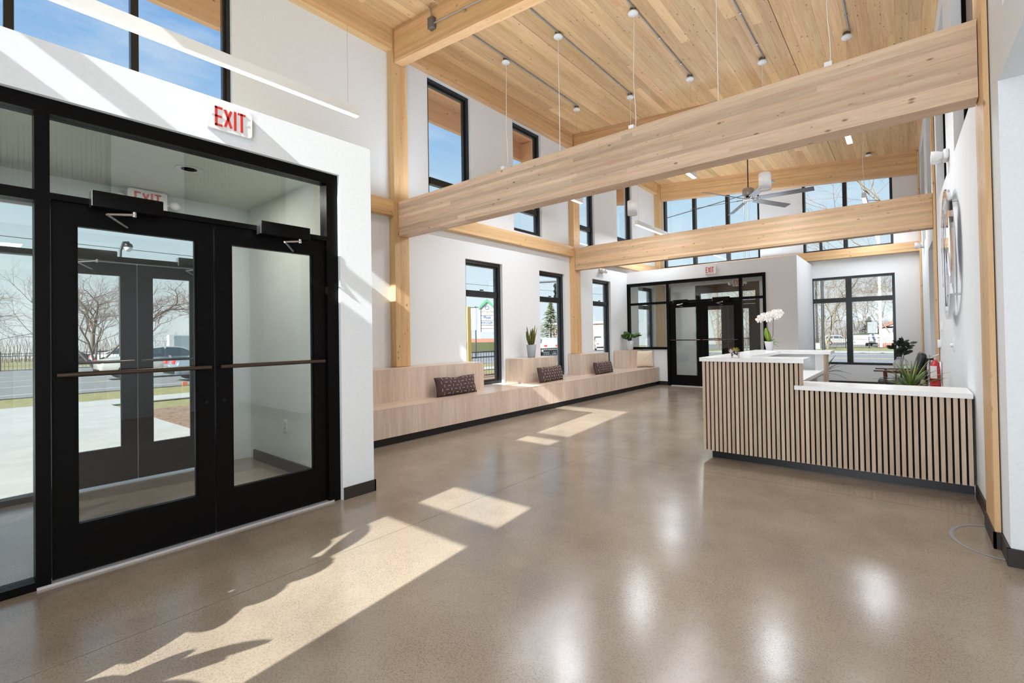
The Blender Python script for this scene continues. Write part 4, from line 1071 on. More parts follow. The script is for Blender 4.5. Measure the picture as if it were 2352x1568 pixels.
# conduit and box on the front rafter
t = thing('junction_box', 'grey metal box with conduit on the sloped beam at the top left', 'junction box', (-5.03, 3.94, 5.5))
MB().bev(-5.08, -4.98, 3.93, 4.0, 5.51, 5.66, .006).build('box', GREYM, t)
zz = lambda x: 5.57-.087*(x+5.0)
MB().tube([(-4.98, 3.965, zz(-4.98)), (-3.2, 3.965, zz(-3.2)-.03), (-1.5, 3.965, zz(-1.5)-.03)], .012, 8).build('conduit', METAL, t)
MB().tube([(-5.03, 3.965, 5.66), (-5.05, 3.965, 5.76), (-5.06, 3.93, 5.80)], .012, 8).build('conduit', METAL, t)
for x in (-4.4, -3.2): MB().box(x-.02, x+.02, 3.948, 4.0, zz(x)-.03, zz(x)-.01).build('strap', METAL, t)
# fans
def fan(label, x, y, zm, blades, r0, L_, rz, bw=.16):
    z = zm; t = thing('ceiling_fan', label, 'ceiling fan', (x, y, z))
    MB().lathe([(0, 0), (.07, 0), (.06, -.05), (0, -.05)], (x, y, ZC(x)), 20).build('canopy', GREYM, t)
    MB().tube([(x, y, ZC(x)-.03), (x, y, z+.17)], .013, 10).build('down_rod', mat('dark_rod', (.05, .04, .06), .4), t)
    MB().lathe([(0, .17), (.10, .17), (.125, .15), (.125, .03), (.11, .0), (0, 0)], (x, y, z), 32).build('motor', mat('warm_grey_motor', (.42, .40, .39), .35, .4), t)
    MB().lathe([(0, -.10), (.09, -.10), (.12, -.085), (.12, -.06), (0, -.05)], (x, y, z), 28).build('hub', mat('warm_grey_hub', (.5, .49, .48), .3, .5), t)
    MB().tube([(x, y, z-.06), (x, y, z+.01)], .05, 12).build('neck', BLACKM, t)
    for k in range(blades):
        a = rz+2*PI*k/blades; tl = -.28
        ca, sa = math.cos(a), math.sin(a)
        mb = MB(); n = 6; vs = []
        for j in range(n+1):
            u = j/n; rr = r0+L_*u; hw = bw/2*(.85+.15*u)
            for s1, s2 in ((-1, 1), (1, 1), (1, -1), (-1, -1)):
                zz_ = z-.075+s1*hw*math.sin(tl)+s2*.004; l2 = s1*hw*math.cos(tl)
                vs.append((x+rr*ca-l2*sa, y+rr*sa+l2*ca, zz_))
        fs = [(0, 3, 2, 1), (n*4, n*4+1, n*4+2, n*4+3)]
        for j in range(n):
            for q in range(4): fs.append((j*4+q, j*4+(q+1) % 4, j*4+4+(q+1) % 4, j*4+4+q))
        mb.add(vs, fs); mb.build('blade', GREYM, t)
        MB().tube([(x+.09*ca, y+.09*sa, z-.075), (x+(r0+.05)*ca, y+(r0+.05)*sa, z-.075)], .014, 6).build('blade_arm', METAL, t)
    return t
fan('grey six-bladed ceiling fan hanging in the far bay', -2.78, 10.9, 4.40, 6, .20, 1.10, .05)
fan('ceiling fan whose blade tip shows at the top edge of the photo', -3.05, 1.55, 4.42, 6, .20, .88, 1.70)

# ------------------------------------------------------------------ outside
def G(x, y): return -.05-.012*max(0, -x-7)-.015*max(0, y-14)
def drape(name, m, x0, x1, y0, y1, lift=0, th=.02, kind='structure', label=None, cat=None, parent=None):
    xs = sorted({x0, x1}|({-7} if x0 < -7 < x1 else set())); ys = sorted({y0, y1}|({14} if y0 < 14 < y1 else set()))
    mb = MB()
    for a, b_ in zip(xs[:-1], xs[1:]):
        for c_, d_ in zip(ys[:-1], ys[1:]): mb.box(a, b_, c_, d_, lift-th, lift, lambda x, y, z: (x, y, z+G(x, y)))
    o = mb.build(name, m, parent); 
    if kind: o['kind'] = kind
    if label: tag(o, label, cat)
    return o
def ground_mat(name, c1, c2, scale, rough=.9, bump=.4):
    m = bpy.data.materials.new(name); m.use_nodes = True; t = m.node_tree; b_ = t.nodes['Principled BSDF']; b_.inputs['Roughness'].default_value = rough
    tcn = N(t, 'ShaderNodeTexCoord'); n = N(t, 'ShaderNodeTexNoise'); n.inputs['Scale'].default_value = scale; n.inputs['Detail'].default_value = 8; n.inputs['Roughness'].default_value = .7
    r = N(t, 'ShaderNodeValToRGB'); r.color_ramp.elements[0].position = .35; r.color_ramp.elements[1].position = .65; r.color_ramp.elements[0].color = (*c1, 1); r.color_ramp.elements[1].color = (*c2, 1)
    t.links.new(tcn.outputs['Object'], n.inputs['Vector']); t.links.new(n.outputs[0], r.inputs[0]); t.links.new(r.outputs[0], b_.inputs['Base Color'])
    bp = N(t, 'ShaderNodeBump'); bp.inputs['Strength'].default_value = bump; t.links.new(n.outputs[0], bp.inputs['Height']); t.links.new(bp.outputs[0], b_.inputs['Normal'])
    return m
GRASS = ground_mat('dry_winter_grass', (.16, .15, .05), (.30, .26, .11), 6)
CONC = ground_mat('pale_concrete', (.36, .35, .335), (.42, .41, .39), 2, .85, .05)
ASPH = ground_mat('grey_asphalt', (.155, .155, .155), (.20, .20, .20), 3, .85, .05)
MULCH = ground_mat('wood_chip_mulch', (.10, .05, .03), (.34, .22, .14), 14, .95, .8)
LINE = mat('white_road_paint', (.55, .55, .53), .7)
YLINE = mat('yellow_road_paint', (.60, .42, .08), .7)
drape('ground_lawn', GRASS, -150, 60, -90, 170, -.03)
drape('ground_walk', CONC, -15.6, -6.34, -6, 2.40, .012)
drape('ground_sidewalk_street', CONC, -16.9, -15.3, -30, 130, .014)
drape('ground_mulch_bed', MULCH, -13.2, -6.34, 2.40, 13.0, .006)
drape('ground_road', ASPH, -52, -20.7, -60, 150, .0)
for i, x in enumerate((-22.1, -27.3, -33, -38.5)): drape('road_line', LINE, x-.08, x+.08, -60, 60, .006, .003, None, ('white line nearest the building on the street', 'second white line on the street', 'third white line on the street', 'farthest white line on the street')[i], 'road marking')
drape('ground_sidewalk_far', CONC, -56, -53, -60, 150, .01)
drape('ground_walk_rear', CONC, -8, 12, 13.64, 16.5, .012)
drape('ground_road_rear', ASPH, -20.6, 60, 20, 43, .002)
drape('ground_parking_rear', CONC, -15.2, 60, 45, 51, .01)
drape('ground_lot_rear', ASPH, -15, 60, 82, 130, .004)
drape('road_line', YLINE, -20.6, 60, 32.2, 32.5, .008, .003, None, 'yellow line on the road behind the building', 'road marking')
drape('road_line', LINE, -20.6, 60, 40.6, 40.8, .008, .003, None, 'white line on the road behind the building', 'road marking')

# trees: branching skeletons
BARK = mat('grey_brown_bark', (.16, .12, .095), .9); BARKP = mat('pale_bark', (.21, .175, .125), .9)
TWIG = mat('reddish_twigs', (.20, .135, .11), .9); TWIGP = mat('tan_twigs', (.215, .16, .12), .9)
def tree_mesh(seed, height, levels, spread, nb_, trunks=1, twig_every=.0, gap=.22):
    rnd = random.Random(seed); A, B_ = MB(), MB()
    def grow(p, d_, ln, r_, lv):
        n = 3; pts = [p]; q = p; dd = d_
        for i in range(n):
            dd = (dd+Vector((rnd.uniform(-.22, .22), rnd.uniform(-.22, .22), rnd.uniform(-.05, .12)))).normalized(); q = q+dd*ln/n; pts.append(q)
        rr = [r_*(1-.45*i/n) for i in range(n+1)]
        (A if lv >= levels-2 else B_).tube(pts, rr, 5 if lv >= levels-2 else 3, False)
        if lv <= 0: return
        for k in range(nb_+(1 if lv > 1 else 0)):
            f_ = gap+(1-gap)*(k+1)/(nb_+1) if lv == levels else .3+.7*(k+.5)/nb_
            f_ = min(f_, 1); i = min(n-1, int(f_*n)); p2 = pts[i].lerp(pts[i+1], f_*n-i)
            a = rnd.uniform(0, 2*PI); el = rnd.uniform(.35, .95)*spread
            s1 = dd.orthogonal().normalized(); s2 = dd.cross(s1)
            d2 = (dd*math.cos(el)+(s1*math.cos(a)+s2*math.sin(a))*math.sin(el)).normalized()
            grow(p2, d2, ln*rnd.uniform(.55, .78), r_*.5, lv-1)
    for k in range(trunks):
        a = 2*PI*k/max(1, trunks)+seed; lean = .38 if trunks > 1 else .04
        grow(Vector((0, 0, 0)), Vector((math.cos(a)*lean, math.sin(a)*lean, 1)).normalized(), height*(.42 if trunks == 1 else .45), height*(.026 if trunks == 1 else .011), levels)
    return A, B_
def tree(label, loc, seed, height, levels=4, spread=1, nb_=3, trunks=1, mA=None, mB=None, group=None, rz=0):
    A, B_ = tree_mesh(seed, height, levels, spread, nb_, trunks)
    t = thing('bare_tree', label, 'tree', loc, group, rz=rz or .001)
    A.build('trunk', mA or BARK, t, fix=False); o = B_.build('twigs', mB or TWIG, t, fix=False); o['kind'] = 'stuff'
    return t
def at(x, y, dz=-.05): return (x, y, G(x, y)+dz)
tree('multi-stemmed bare tree behind the street fence, seen through the left door', at(-45.0, 6.3), 3, 7.6, 5, 1.05, 3, 4)
tB = tree('bare reddish tree seen through the left door beside the white cabinet', at(-66, 13.5), 11, 10.5, 5, 1.1, 3, 1)
tC = tree('bare tan tree behind the rear fence with a pale limb', at(-7.2, 60.5), 5, 13, 5, 1.15, 3, 2, BARKP, TWIGP)
tD = tree('tall bare tree high in the right clerestory window', at(2.6, 36), 9, 17, 5, 1.05, 3, 2, BARKP, TWIG)
k = 0
for (x, y, s_, lab) in ((-70, -6, 1.0, 'bare tree far across the street left of the doors'), (-84, 2, 1.1, 'bare tree across the street directly behind the multi-stemmed tree'), (-78, 22, 1.05, 'bare tree across the street right of the white cabinet'),
                  (-88, 12, 1.2, 'tallest bare tree on the skyline in the doors')):
    dup(tB, at(x, y), random.uniform(0, 6), lab).scale = (s_, s_, s_)
for (x, y, s_, lab) in ((-14, 92, 1.1, 'bare tree behind the parked estate car'), (-9.5, 108, 1.25, 'bare tree left of the mullion in the back window'), (-5.2, 112, 1.2, 'bare tree right of the mullion in the back window'),
                  (-1.5, 104, 1.1, 'bare tree above the white house'), (-20, 96, 1.2, 'bare tree framed by the far vestibule doors'), (-27, 100, 1.3, 'pale bare tree left in the far vestibule doors'), (-34, 105, 1.1, 'bare tree framed by the third tall window'),
                  (2.5, 118, 1.2, 'bare tree at the right edge of the back window'), (-16.5, 70, .9, 'leaning bare tree behind the far vestibule doors')):
    dup(tC, at(x, y), random.uniform(0, 6), lab).scale = (s_, s_, s_)
o = dup(tB, at(-52, 68), 1.3, 'reddish bare tree framed by the second tall window'); o.scale = (.8, .8, .72)
# dark woodland hedge line closing the rear
def thicket(name, label, cat, x0, x1, y, h, m, n, seed, spx=1.0):
    rnd = random.Random(seed); mb = MB()
    for k in range(n):
        x = rnd.uniform(x0, x1); yy = y+rnd.uniform(-spx, spx); z = G(x, yy); hh = h*rnd.uniform(.5, 1.0)
        mb.tube([(x, yy, z), (x+rnd.uniform(-.5, .5), yy+rnd.uniform(-.4, .4), z+hh*.55), (x+rnd.uniform(-1.1, 1.1), yy+rnd.uniform(-.6, .6), z+hh)], [.028, .02, .010], 3, False)
    o = mb.build(name, m, fix=False); tag(o, label, cat, kind='stuff'); return o
thicket('brushwood', 'dense bare brushwood behind the rear parking lot', 'brushwood', -40, 12, 125, 6.5, TWIG, 1700, 1, 3)
o = thicket('brushwood', 'dense bare brushwood across the street seen through the doors', 'brushwood', -3, 3, 0, 4.5, TWIG, 900, 2, 30)
o.location = (-100, 5, G(-100, 5)+.05)
# conifers
def conifer(label, loc, h, r_, m, seed):
    rnd = random.Random(seed); t = thing('conifer', label, 'tree', loc); mb = MB()
    MB().tube([(loc[0], loc[1], loc[2]), (loc[0], loc[1], loc[2]+h*.9)], [h*.025, .02], 6).build('trunk', BARK, t)
    for k in range(420):
        u = rnd.random()**.8; a = rnd.uniform(0, 6.28); rr = r_*(1-u)*rnd.uniform(.3, 1.0)+.1; z = loc[2]+h*(.08+.92*u)
        p = Vector((loc[0]+rr*math.cos(a), loc[1]+rr*math.sin(a), z)); d_ = Vector((math.cos(a), math.sin(a), .15))
        blade(mb, p-d_*.4, d_, .9*(1-u)+.5, .5, .3, 2)
    o = mb.build('foliage', m, t, fix=False); o['kind'] = 'stuff'
CONI = mat('conifer_green', (.13, .15, .05), .8)
conifer('tall conifer framed by the second tall window', at(-43.5, 56), 8.0, 2.6, CONI, 1)
conifer('bushy green conifer beside the white pole in the back window', at(-6.0, 112), 5.6, 2.6, CONI, 2)
conifer('bushy green conifer above the white house roof', at(-2.0, 128), 6.0, 2.6, CONI, 3)

# iron fences
IRON = mat('black_iron', (.03, .03, .032), .5)
def fence(label, p, q, h, pick=.13, post=2.2):
    p, q = Vector((*p, 0)), Vector((*q, 0)); L_ = (q-p).length; d_ = (q-p)/L_
    t = thing('iron_fence', label, 'fence', (p.x, p.y, G(p.x, p.y)))
    def pt(s_, z): a = p+d_*s_; return (a.x, a.y, G(a.x, a.y)+z)
    for z in (.12, h-.22, h-.04): MB().tube([pt(0, z), pt(L_, z)], .022, 4, smooth=False).build('rail', IRON, t)
    s_ = 0; mb = MB()
    while s_ <= L_+.01: MB().tube([pt(s_, 0), pt(s_, h+.06)], .04, 4, smooth=False).build('post', IRON, t); s_ += post
    s_ = pick
    cnt = 0
    while s_ < L_:
        m2 = MB().tube([pt(s_, .06), pt(s_, h-.02)], .011, 4, smooth=False)
        if cnt < 60: m2.build('picket', IRON, t)
        else:
            b0 = len(mb.v); mb.v += m2.v; mb.f += [tuple(i+b0 for i in f) for f in m2.f]; mb.sm += m2.sm
        s_ += pick; cnt += 1
    if mb.v: mb.build('pickets', IRON, t)['kind'] = 'stuff'
fence('black iron fence just outside the tall left windows', (-11.9, 3.5), (-11.9, 17.5), .98)
fence('black iron fence across the street behind the silver sedan', (-52.5, -8), (-52.5, 30), 1.35, .2, 2.6)
fence('black iron fence along the road behind the building', (-18, 66.5), (6, 66.5), 1.3, .2, 2.4)
# dry shrubs in the bed
def shrub(label, x, y, h, m=TWIGP, n=70, seed=0):
    rnd = random.Random(seed); z = G(x, y); t = MB()
    for k in range(n):
        a = rnd.uniform(0, 6.28); r_ = rnd.uniform(.1, .5)*h
        t.tube([(x+rnd.uniform(-.05, .05), y+rnd.uniform(-.05, .05), z), (x+r_*.5*math.cos(a), y+r_*.5*math.sin(a), z+h*.5), (x+r_*math.cos(a), y+r_*math.sin(a), z+h*rnd.uniform(.6, 1))], [.006, .005, .002], 3, False)
    o = t.build('dry_shrub', m, fix=False); tag(o, label, 'shrub')
for i, (x, y, h, lab) in enumerate(((-9.6, 2.95, .55, 'dry twiggy shrub in the mulch seen through the left door'), (-8.6, 7.5, .6, 'tan dry grass clump outside the first tall window'), (-9.2, 8.6, .6, 'tan dry grass clump outside the first tall window, farther one'),
                              (-10.4, 9.3, .7, 'tan dry shrub at the foot of the iron fence'))): shrub(lab, x, y, h, seed=i, n=110)
# vehicles
def car(name, label, cat, loc, rz, L_, Wd, Hh, m, kind='sedan', lights=True, sc=1):
    t = thing(name, label, cat, loc, rz=rz)
    GLS = bpy.data.materials.get('car_glass') or mat('car_glass', (.03, .05, .06), .08, spec=1)
    TYR = bpy.data.materials.get('tyre') or mat('tyre', (.015, .015, .015), .8)
    prof = {'sedan': [(-.5, .20), (-.5, .45), (-.485, .60), (-.40, .665), (-.33, .69), (-.17, .96), (-.05, 1.0), (.08, .97), (.24, .68), (.42, .59), (.49, .48), (.5, .20)],
            'suv': [(-.5, .22), (-.5, .55), (-.48, .62), (-.45, .95), (-.40, 1.0), (.05, .99), (.20, .66), (.44, .58), (.5, .48), (.5, .22)],
            'van': [(-.5, .2), (-.5, .9), (-.46, 1.0), (.18, 1.0), (.32, .66), (.46, .55), (.5, .45), (.5, .2)],
            'truck': [(-.5, .25), (-.5, .58), (-.12, .58), (-.10, .98), (.06, 1.0), (.20, .66), (.46, .62), (.5, .55), (.5, .25)]}[kind]
    mb = MB(); n = len(prof); vs = []; wy = [(.5, 0), (.47, 1)]
    rows = []
    for sgn in (-1, -.86, .86, 1):
        for (a, z) in prof:
            inset = .0 if z < .62 else .16*(z-.6)/.4
            shrink = 1 if abs(sgn) < 1 else .96
            vs.append((a*L_*shrink, sgn*Wd/2*(1-inset), (z if abs(sgn) < 1 else .2+(z-.2)*.97)*Hh))
    fs = []
    for r_ in range(3):
        for k in range(n): fs.append((r_*n+k, r_*n+(k+1) % n, (r_+1)*n+(k+1) % n, (r_+1)*n+k))
    fs += [tuple(range(n)), tuple(reversed(range(3*n, 4*n)))]
    mb.add(vs, fs, True); o = mb.build('body', m, t)
    gp = {'sedan': [(-.30, .70), (-.16, .93), (-.05, .965), (.07, .94), (.21, .70)], 'suv': [(-.44, .68), (-.42, .92), (.04, .93), (.17, .68)],
          'van': [(-.44, .66), (-.42, .93), (.16, .93), (.28, .68)], 'truck': [(-.08, .68), (-.07, .93), (.05, .94), (.17, .68)]}[kind]
    cuts = {'sedan': [(-.30, -.06), (-.045, .21)], 'suv': [(-.44, -.20), (-.19, .0), (.01, .17)], 'van': [(-.44, -.16), (-.15, .08), (.09, .28)], 'truck': [(-.08, .17)]}[kind]
    top = lambda a: next((z0+(z1-z0)*(a-a0)/(a1-a0) for (a0, z0), (a1, z1) in zip(gp[:-1], gp[1:]) if a0 <= a <= a1), .7)
    for sgn in (-1, 1):
        for a0, a1 in cuts:
            ks = [a0+(a1-a0)*i/6 for i in range(7)]; vs = []
            for a in ks:
                for z in (.70, max(.701, top(a))):
                    inset = .16*(z-.6)/.4; vs.append((a*L_, sgn*(Wd/2*(1-inset)+.012), z*Hh))
            MB().add(vs, [(2*i, 2*i+2, 2*i+3, 2*i+1) for i in range(6)]).build('side_window', GLS, t)
        for a in (-.32, .31):
            r_ = .235*Hh
            MB().tube([(a*L_, sgn*(Wd/2-.20), r_), (a*L_, sgn*(Wd/2+.01), r_)], r_, 20).build('wheel', TYR, t)
            MB().tube([(a*L_, sgn*(Wd/2-.02), r_), (a*L_, sgn*(Wd/2+.022), r_)], r_*.6, 12).build('hubcap', METAL, t)
        MB().bev(-.5*L_-.01, -.44*L_, sgn*Wd*.30-.14, sgn*Wd*.30+.18*(1 if sgn > 0 else 1), .50*Hh, .60*Hh, .02).build('tail_light', TAIL, t)
        MB().bev(.44*L_, .5*L_+.01, sgn*Wd*.32-.14, sgn*Wd*.32+.14, .42*Hh, .50*Hh, .02).build('headlight', FIXW, t)
    MB().bev(-.503*L_, -.48*L_, -Wd*.42, Wd*.42, .22*Hh, .33*Hh, .02).build('bumper', BLACKM, t)
    MB().bev(.48*L_, .505*L_, -Wd*.42, Wd*.42, .20*Hh, .30*Hh, .02).build('bumper', BLACKM, t)
    return t
TAIL = mat('tail_light_red', (.6, .03, .03), .2, emit=(.8, .05, .03), es=.4)
SILV = mat('silver_car_paint', (.52, .49, .45), .22, .35, coat=.6); BLUEG = mat('blue_grey_car_paint', (.20, .25, .30), .22, .3, coat=.6)
WHC = mat('white_car_paint', (.75, .75, .75), .25, coat=.6); DKC = mat('dark_car_paint', (.05, .06, .08), .25, coat=.6); REDC = mat('red_car_paint', (.4, .03, .03), .25, coat=.6)
car('sedan_car', 'silver sedan driving on the street, seen through the left door', 'car', (-28.4, 6.45, G(-28.4, 8)+.01), PI/2-.02, 4.9, 1.85, 1.45, SILV)
car('sedan_car', 'blue-grey sedan beyond the left door push bar, at the glass edge', 'car', (-23.6, 7.75, G(-23.6, 9)+.01), PI/2, 4.7, 1.8, 1.40, BLUEG)
car('parked_car', 'white car parked across the street behind the bare tree', 'car', (-62, 10.6, G(-62, 10)+.01), PI*.5, 4.6, 1.8, 1.45, WHC)
car('parked_car', 'dark car parked across the street behind the fence', 'car', (-66, 7.4, G(-66, 7)+.01), PI*.5, 4.6, 1.8, 1.45, DKC)
car('parked_car', 'red car parked beside the white cabinet across the street', 'car', (-62, 14.5, G(-62, 14)+.01), PI*.5, 4.4, 1.8, 1.45, REDC)
car('sport_utility_car', 'silver estate car passing the second tall window', 'car', (-29, 36.5, G(-29, 36)+.01), PI*.5+.9, 4.7, 1.9, 1.75, SILV, 'suv')
car('sport_utility_car', 'silver off-roader parked behind the rear fence', 'car', (-9.9, 99, G(-10, 99)+.01), .1, 4.8, 1.9, 1.80, SILV, 'suv')
car('pickup_truck', 'white pickup facing out beside the brick wall in the back window', 'truck', (-3.7, 84, G(-3.7, 84)+.01), -1.7, 4.9, 1.9, 1.75, WHC, 'truck')
car('minivan', 'white van outside the third tall window', 'van', (-37, 60, G(-37, 60)+.01), PI*.5+.6, 4.9, 1.9, 1.9, WHC, 'van')
# street furniture
def lamppost(label, x, y, h, arm=True, rz=0, r_=.07, base=False):
    t = thing('street_lamp', label, 'street lamp', (x, y, G(x, y)), rz=rz or .001)
    b0 = .7 if base else 0
    if base: MB().lathe([(.30, 0), (.27, .7), (0, .7)], (0, 0, 0), 4, False).build('concrete_base', CONC, t)
    MB().tube([(0, 0, b0), (0, 0, h*.8)]+([(0, .05, h*.92), (0, .35, h*.99), (0, .8, h)] if arm else [(0, 0, h)]), r_, 8).build('pole', IRON, t)
    ya = .8 if arm else 0
    MB().lathe([(0, 0), (.18, -.10), (.22, -.28), (.16, -.30)], (0, ya, h), 16).build('lamp_hood', IRON, t)
    MB().sphere((0, ya, h-.38), .20, 14, 10).build('globe', mat('frosted_globe', (.7, .72, .72), .3), t)
lamppost('black curved street lamp seen in the top of the left door glass', -38.0, 6.4, 8.0, True, .9)
lamppost('black lamp pole on a concrete base in the back window', -8.3, 61, 9.5, False, 0, .11, True)
lamppost('tall lamp behind the lower right clerestory pane', -3.4, 27, 6.6, True, PI)
t = thing('flag_pole', 'plain white pole in the back window', 'pole', at(-2.7, 73.2))
MB().tube([(-2.7, 73.2, G(-2.7, 73)), (-2.7, 73.2, 14)], .17, 10).build('pole', WHC, t); MB().sphere((-3.1, 73, 5.2), .3).build('lamp', WHC, t)
MB().tube([(-2.7, 73.2, 5.2), (-3.1, 73, 5.2)], .04, 6).build('arm', WHC, t)
def utility(label, x, y, h):
    t = thing('utility_pole', label, 'utility pole', at(x, y))
    MB().tube([(x, y, G(x, y)), (x, y, h)], [.16, .11], 8).build('pole', BARK, t)
    for z in (h-.5, h-1.3): MB().box(x-1.2, x+1.2, y-.05, y+.05, z, z+.1).build('crossarm', BARK, t)
utility('wooden utility pole in the far vestibule transom', -22.8, 70.6, 11)
t = thing('steel_pole', 'two thin steel poles rising behind the left clerestory panes', 'pole', at(-6.3, 24))
for x in (-6.35, -6.15): MB().tube([(x, 24, G(x, 24)), (x, 24, 11)], .035, 8).build('pole', METAL, t)
def wires(name, label, pts, sag=.5, r_=.02):
    mb = MB(); a, b_ = Vector(pts[0]), Vector(pts[1])
    mb.tube([tuple(a.lerp(b_, i/14)+Vector((0, 0, -4*sag*(i/14)*(1-i/14)))) for i in range(15)], r_, 4)
    tag(mb.build(name, IRON), label, 'overhead wire')
wires('overhead_wire', 'overhead wire crossing the sky in the left door glass', ((-42, -40, 8.6), (-42, 80, 8.6)), 1)
wires('overhead_wire', 'overhead wire crossing the left clerestory panes behind the fan', ((-16, 30, 9.0), (8, 32, 13.0)), .3, .03)
# timber stake outside window 1, white sign board behind it
t = thing('timber_stake', 'rough yellow timber stake outside the first tall window', 'post', at(-10.6, 9.55))
MB().box(-10.67, -10.53, 9.48, 9.62, G(-10.6, 9.5), 2.25).build('stake', mat('raw_timber', (.62, .42, .14), .8), t)
MB().box(-10.64, -10.56, 9.42, 9.48, G(-10.6, 9.5), 1.2).build('brace', mat('raw_timber2', (.5, .34, .12), .8), t)
t = thing('signboard', 'blank white signboard on a frame behind the timber stake', 'sign', at(-29.8, 27.6))
MB().box(-30.6, -29.0, 27.0, 27.1, 1.9, 3.75).build('panel', WHC, t)
for x in (-30.6, -29.05): MB().tube([(x, 27.05, G(-30, 27)), (x, 27.05, 3.9)], .05, 6).build('post', IRON, t)
MB().tube([(-31.2, 27.05, 3.8), (-28.7, 27.05, 3.8)], .04, 6).build('top_bar', IRON, t)
# green gabled monument sign
SC = Vector((-65.1, 63.6, 0)); ang = math.atan2(63.6, -65.1)-PI/2
ex = Vector((math.cos(PI/4+.05), math.sin(PI/4+.05), 0)); ey = Vector((0, 0, 1)); ez = ex.cross(ey)
t = thing('monument_sign', 'tall plaza sign with green gable seen through the first tall window', 'sign', (SC.x, SC.y, G(SC.x, SC.y)))
SGN = mat('sign_grey', (.36, .37, .39), .6); SGNW = mat('sign_white', (.46, .46, .45), .5); GRN = mat('green_roof', (.07, .26, .13), .5); BLU = mat('navy_letters', (.02, .06, .22), .5)
BRK = ground_mat('red_brick', (.28, .11, .075), (.42, .20, .14), 9, .9, .1)
def sbox(name, m, a0, a1, z0, z1, d0, d1):
    mb = MB(); vs = []
    for z in (z0, z1):
        for d_ in (d0, d1):
            for a in (a0, a1): vs.append(SC+ex*a+ez*d_+ey*z)
    mb.add(vs, [(0, 2, 3, 1), (4, 5, 7, 6), (0, 1, 5, 4), (2, 6, 7, 3), (0, 4, 6, 2), (1, 3, 7, 5)]); return mb.build(name, m, t)
sbox('pillar', SGN, -1.75, -1.25, -1.5, 7.2, -.5, .5); sbox('pillar', SGN, 1.25, 1.75, -1.5, 7.2, -.5, .5)
sbox('panel', SGNW, -1.25, 1.25, 2.2, 7.0, -.3, .3)
sbox('brick_base', BRK, -3.2, 3.2, -1.5, .9, -1.4, 1.4); sbox('hedge', mat('dusty_hedge', (.07, .075, .03), .9), -4.5, 3.5, -1.5, .2, 1.6, 2.2)
for i, z in enumerate((5.35, 4.4, 3.5, 2.85)): sbox('divider', BLACKM, -1.2, 1.2, z-.03, z+.03, .3, .34)
mb = MB()
for s_ in (-1, 1):
    vs = []
    for d_ in (-.6, .6):
        for a, z in ((0, 8.6), (s_*1.55, 7.05), (s_*1.55, 6.5), (0, 8.0)): vs.append(SC+ex*a+ez*d_+ey*z)
    mb.add(vs, [(0, 1, 2, 3), (7, 6, 5, 4), (0, 4, 5, 1), (1, 5, 6, 2), (2, 6, 7, 3), (3, 7, 4, 0)])
mb.build('gable_roof', GRN, t)
mb = MB(); vs = [SC+ex*a+ez*d_+ey*z for d_ in (-.28, .28) for a, z in ((-1.25, 6.9), (1.25, 6.9), (0, 8.05))]
mb.add(vs, [(0, 1, 2), (5, 4, 3), (0, 3, 4, 1), (1, 4, 5, 2), (2, 5, 3, 0)]); mb.build('gable_panel', SGNW, t)
mb = MB(); mb.tube([SC+ez*.32+ey*6.9+ex*(.36*math.cos(a))+ey*(.36*math.sin(a)) for a in [2*PI*k/20 for k in range(21)]], .05, 5); mb.build('badge', BLU, t)
TXTB = mat('bronze_letters', (.25, .19, .12), .5)
text_part('lettering', 'CITY CENTRE', .52, TXTB, t, SC+ez*.33+ey*6.05, ex, ey, .02, .80)
text_part('lettering', 'Plaza', .72, BLU, t, SC+ez*.33+ey*5.0, ex, ey, .02)
text_part('lettering', 'KROGER', .66, BLU, t, SC+ez*.33+ey*3.95, ex, ey, .02, .85)
# white cabinet across the street
t = thing('advert_cabinet', 'grey-faced white cabinet across the street at the right glass edge', 'cabinet', at(-57, 14))
MB().box(-57.2, -56.4, 12.95, 15.0, G(-57, 14), 2.0).build('body', WHC, t); MB().box(-56.39, -56.36, 13.3, 14.75, G(-57, 14)+.2, 1.9).build('panel', mat('blue_grey_panel', (.34, .40, .43), .5), t)
MB().tube([(-50, 13.2, G(-50, 13)), (-50, 13.2, 8)], .08, 8).build('pole', WHC, t)
# brick block wall built of courses beside pickup
t = thing('brick_wall', 'low red brick wall at the right edge of the back window', 'wall', at(-1.6, 73.6))
for r_ in range(9):
    for k in range(8):
        x = -3.05+k*.44+(.22 if r_ % 2 else 0); z = G(-2, 73.6)+r_*.19
        MB().box(x, x+.42, 73.5, 73.75, z, z+.175).build('brick', BRK, t)
# white house with red roof
t = thing('house', 'white house with a red roof at the right of the back window', 'house', at(0, 123))
MB().box(-4.6, 6, 120, 128, -1.7, 2.0).build('wall', WHC, t)
MB().prism([(-5.2, 1.3), (.8, 3.8), (6.8, 1.3), (6.8, 1.9), (.8, 4.5), (-5.2, 1.9)], 119.6, 128.4, 'Y').build('roof', BRK, t)
MB().prism([(-4.6, 1.6), (.8, 3.9), (6, 1.6)], 120.0, 120.3, 'Y').build('gable', WHC, t)
MB().box(-2.35, -1.5, 119.93, 120.02, .4, 1.7).build('window', BLUEG, t)
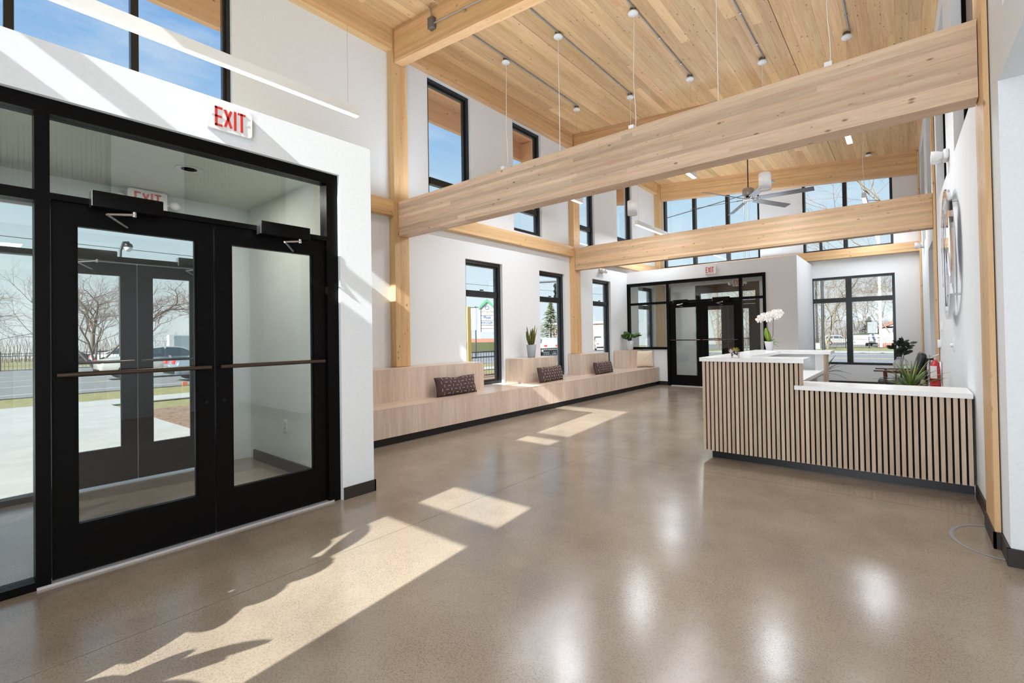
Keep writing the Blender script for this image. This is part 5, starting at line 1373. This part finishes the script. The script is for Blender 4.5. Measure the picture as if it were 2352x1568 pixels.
# low cream shed and corrugated container
t = thing('shed', 'long low cream shed behind the rear fence', 'shed', at(-6, 102)); MB().box(-8.0, -4.9, 103, 106, -1.5, .5).build('wall', mat('cream_wall', (.60, .56, .42), .8), t); MB().box(-8.2, -4.7, 102.8, 106.2, .5, .62).build('roof', GREEN3, t)
t = thing('ribbed_container', 'blue-grey ribbed container beside the white pole', 'container', at(-4.7, 96.7))
MB().box(-5.4, -4.05, 96.6, 98, .75, 2.7).build('body', BLUEG, t)
for k in range(6): MB().box(-5.36+k*.23, -5.26+k*.23, 96.5, 96.6, .78, 2.65).build('rib', mat('rib_grey', (.4, .45, .48), .5) if k == 0 else bpy.data.materials['rib_grey'], t)
for x in (-5.3, -4.15): MB().box(x, x+.1, 96.7, 96.8, -1.3, .75).build('leg', IRON, t)
# brick shop behind window 3
t = thing('brick_shop', 'low brick shop building seen through the third tall window', 'building', at(-44, 70))
MB().box(-52, -38, 68, 74, -1.8, 3.2).build('wall', mat('tan_brick', (.52, .36, .27), .9), t); MB().box(-52.2, -37.8, 67.7, 74.2, 3.2, 3.6).build('parapet', SGNW, t)
for k in range(5): MB().box(-50.8+k*2.5, -49.4+k*2.5, 67.93, 68.02, -.9, 1.0).build('window', DKC, t)
# security camera box outside window 3 and traffic cone-like marker flags
t = thing('traffic_signal', 'traffic signal head hanging outside the third tall window', 'traffic signal', (-14.5, 19.3, 3.4))
MB().tube([(-17.5, 18.2, 4.15), (-12.0, 20.2, 4.15)], .05, 6).build('mast_arm', IRON, t); MB().bev(-14.62, -14.38, 19.15, 19.4, 3.2, 4.05, .03).build('head', BLACKM, t)
MB().tube([(-17.5, 18.2, G(-17.5, 18.2)), (-17.5, 18.2, 4.3)], .09, 8).build('pole', IRON, t)
for z in (3.35, 3.62, 3.9): MB().tube([(-14.5, 19.16, z), (-14.5, 19.05, z)], .09, 10).build('visor', BLACKM, t)
fx, fy = -18.0, 4.45
o = MB().box(fx, fx+.01, fy, fy+.12, G(fx, fy)+.16, G(fx, fy)+.27).tube([(fx, fy, G(fx, fy)), (fx, fy, G(fx, fy)+.28)], .006, 4).build('marker_flag', mat('orange_flag', (.9, .2, .05), .6)); tag(o, 'small orange marker flag in the grass by the street', 'flag')

# shared groups for repeats
GR = {'cushion': 'cushions on the window bench', 'pendant light': 'pendant lights hung from the sloped ceiling', 'conduit': 'conduits along the ceiling', 'door closer': 'door closers above the glazed doors',
      'exit sign': 'EXIT signs', 'column': 'laminated timber posts', 'beam': 'laminated timber beams', 'emergency light': 'white emergency lights', 'ceiling fan': 'grey ceiling fans',
      'fence': 'black iron fences outside', 'tree': 'trees outside', 'car': 'cars outside', 'road marking': 'painted road lines', 'shrub': 'dry shrubs beside the building', 'street lamp': 'street lamps outside', 'overhead wire': 'overhead wires', 'brushwood': 'bare brushwood outside'}
for o in bpy.data.objects:
    if o.get('category') in GR and not o.get('group'): o['group'] = GR[o['category']]
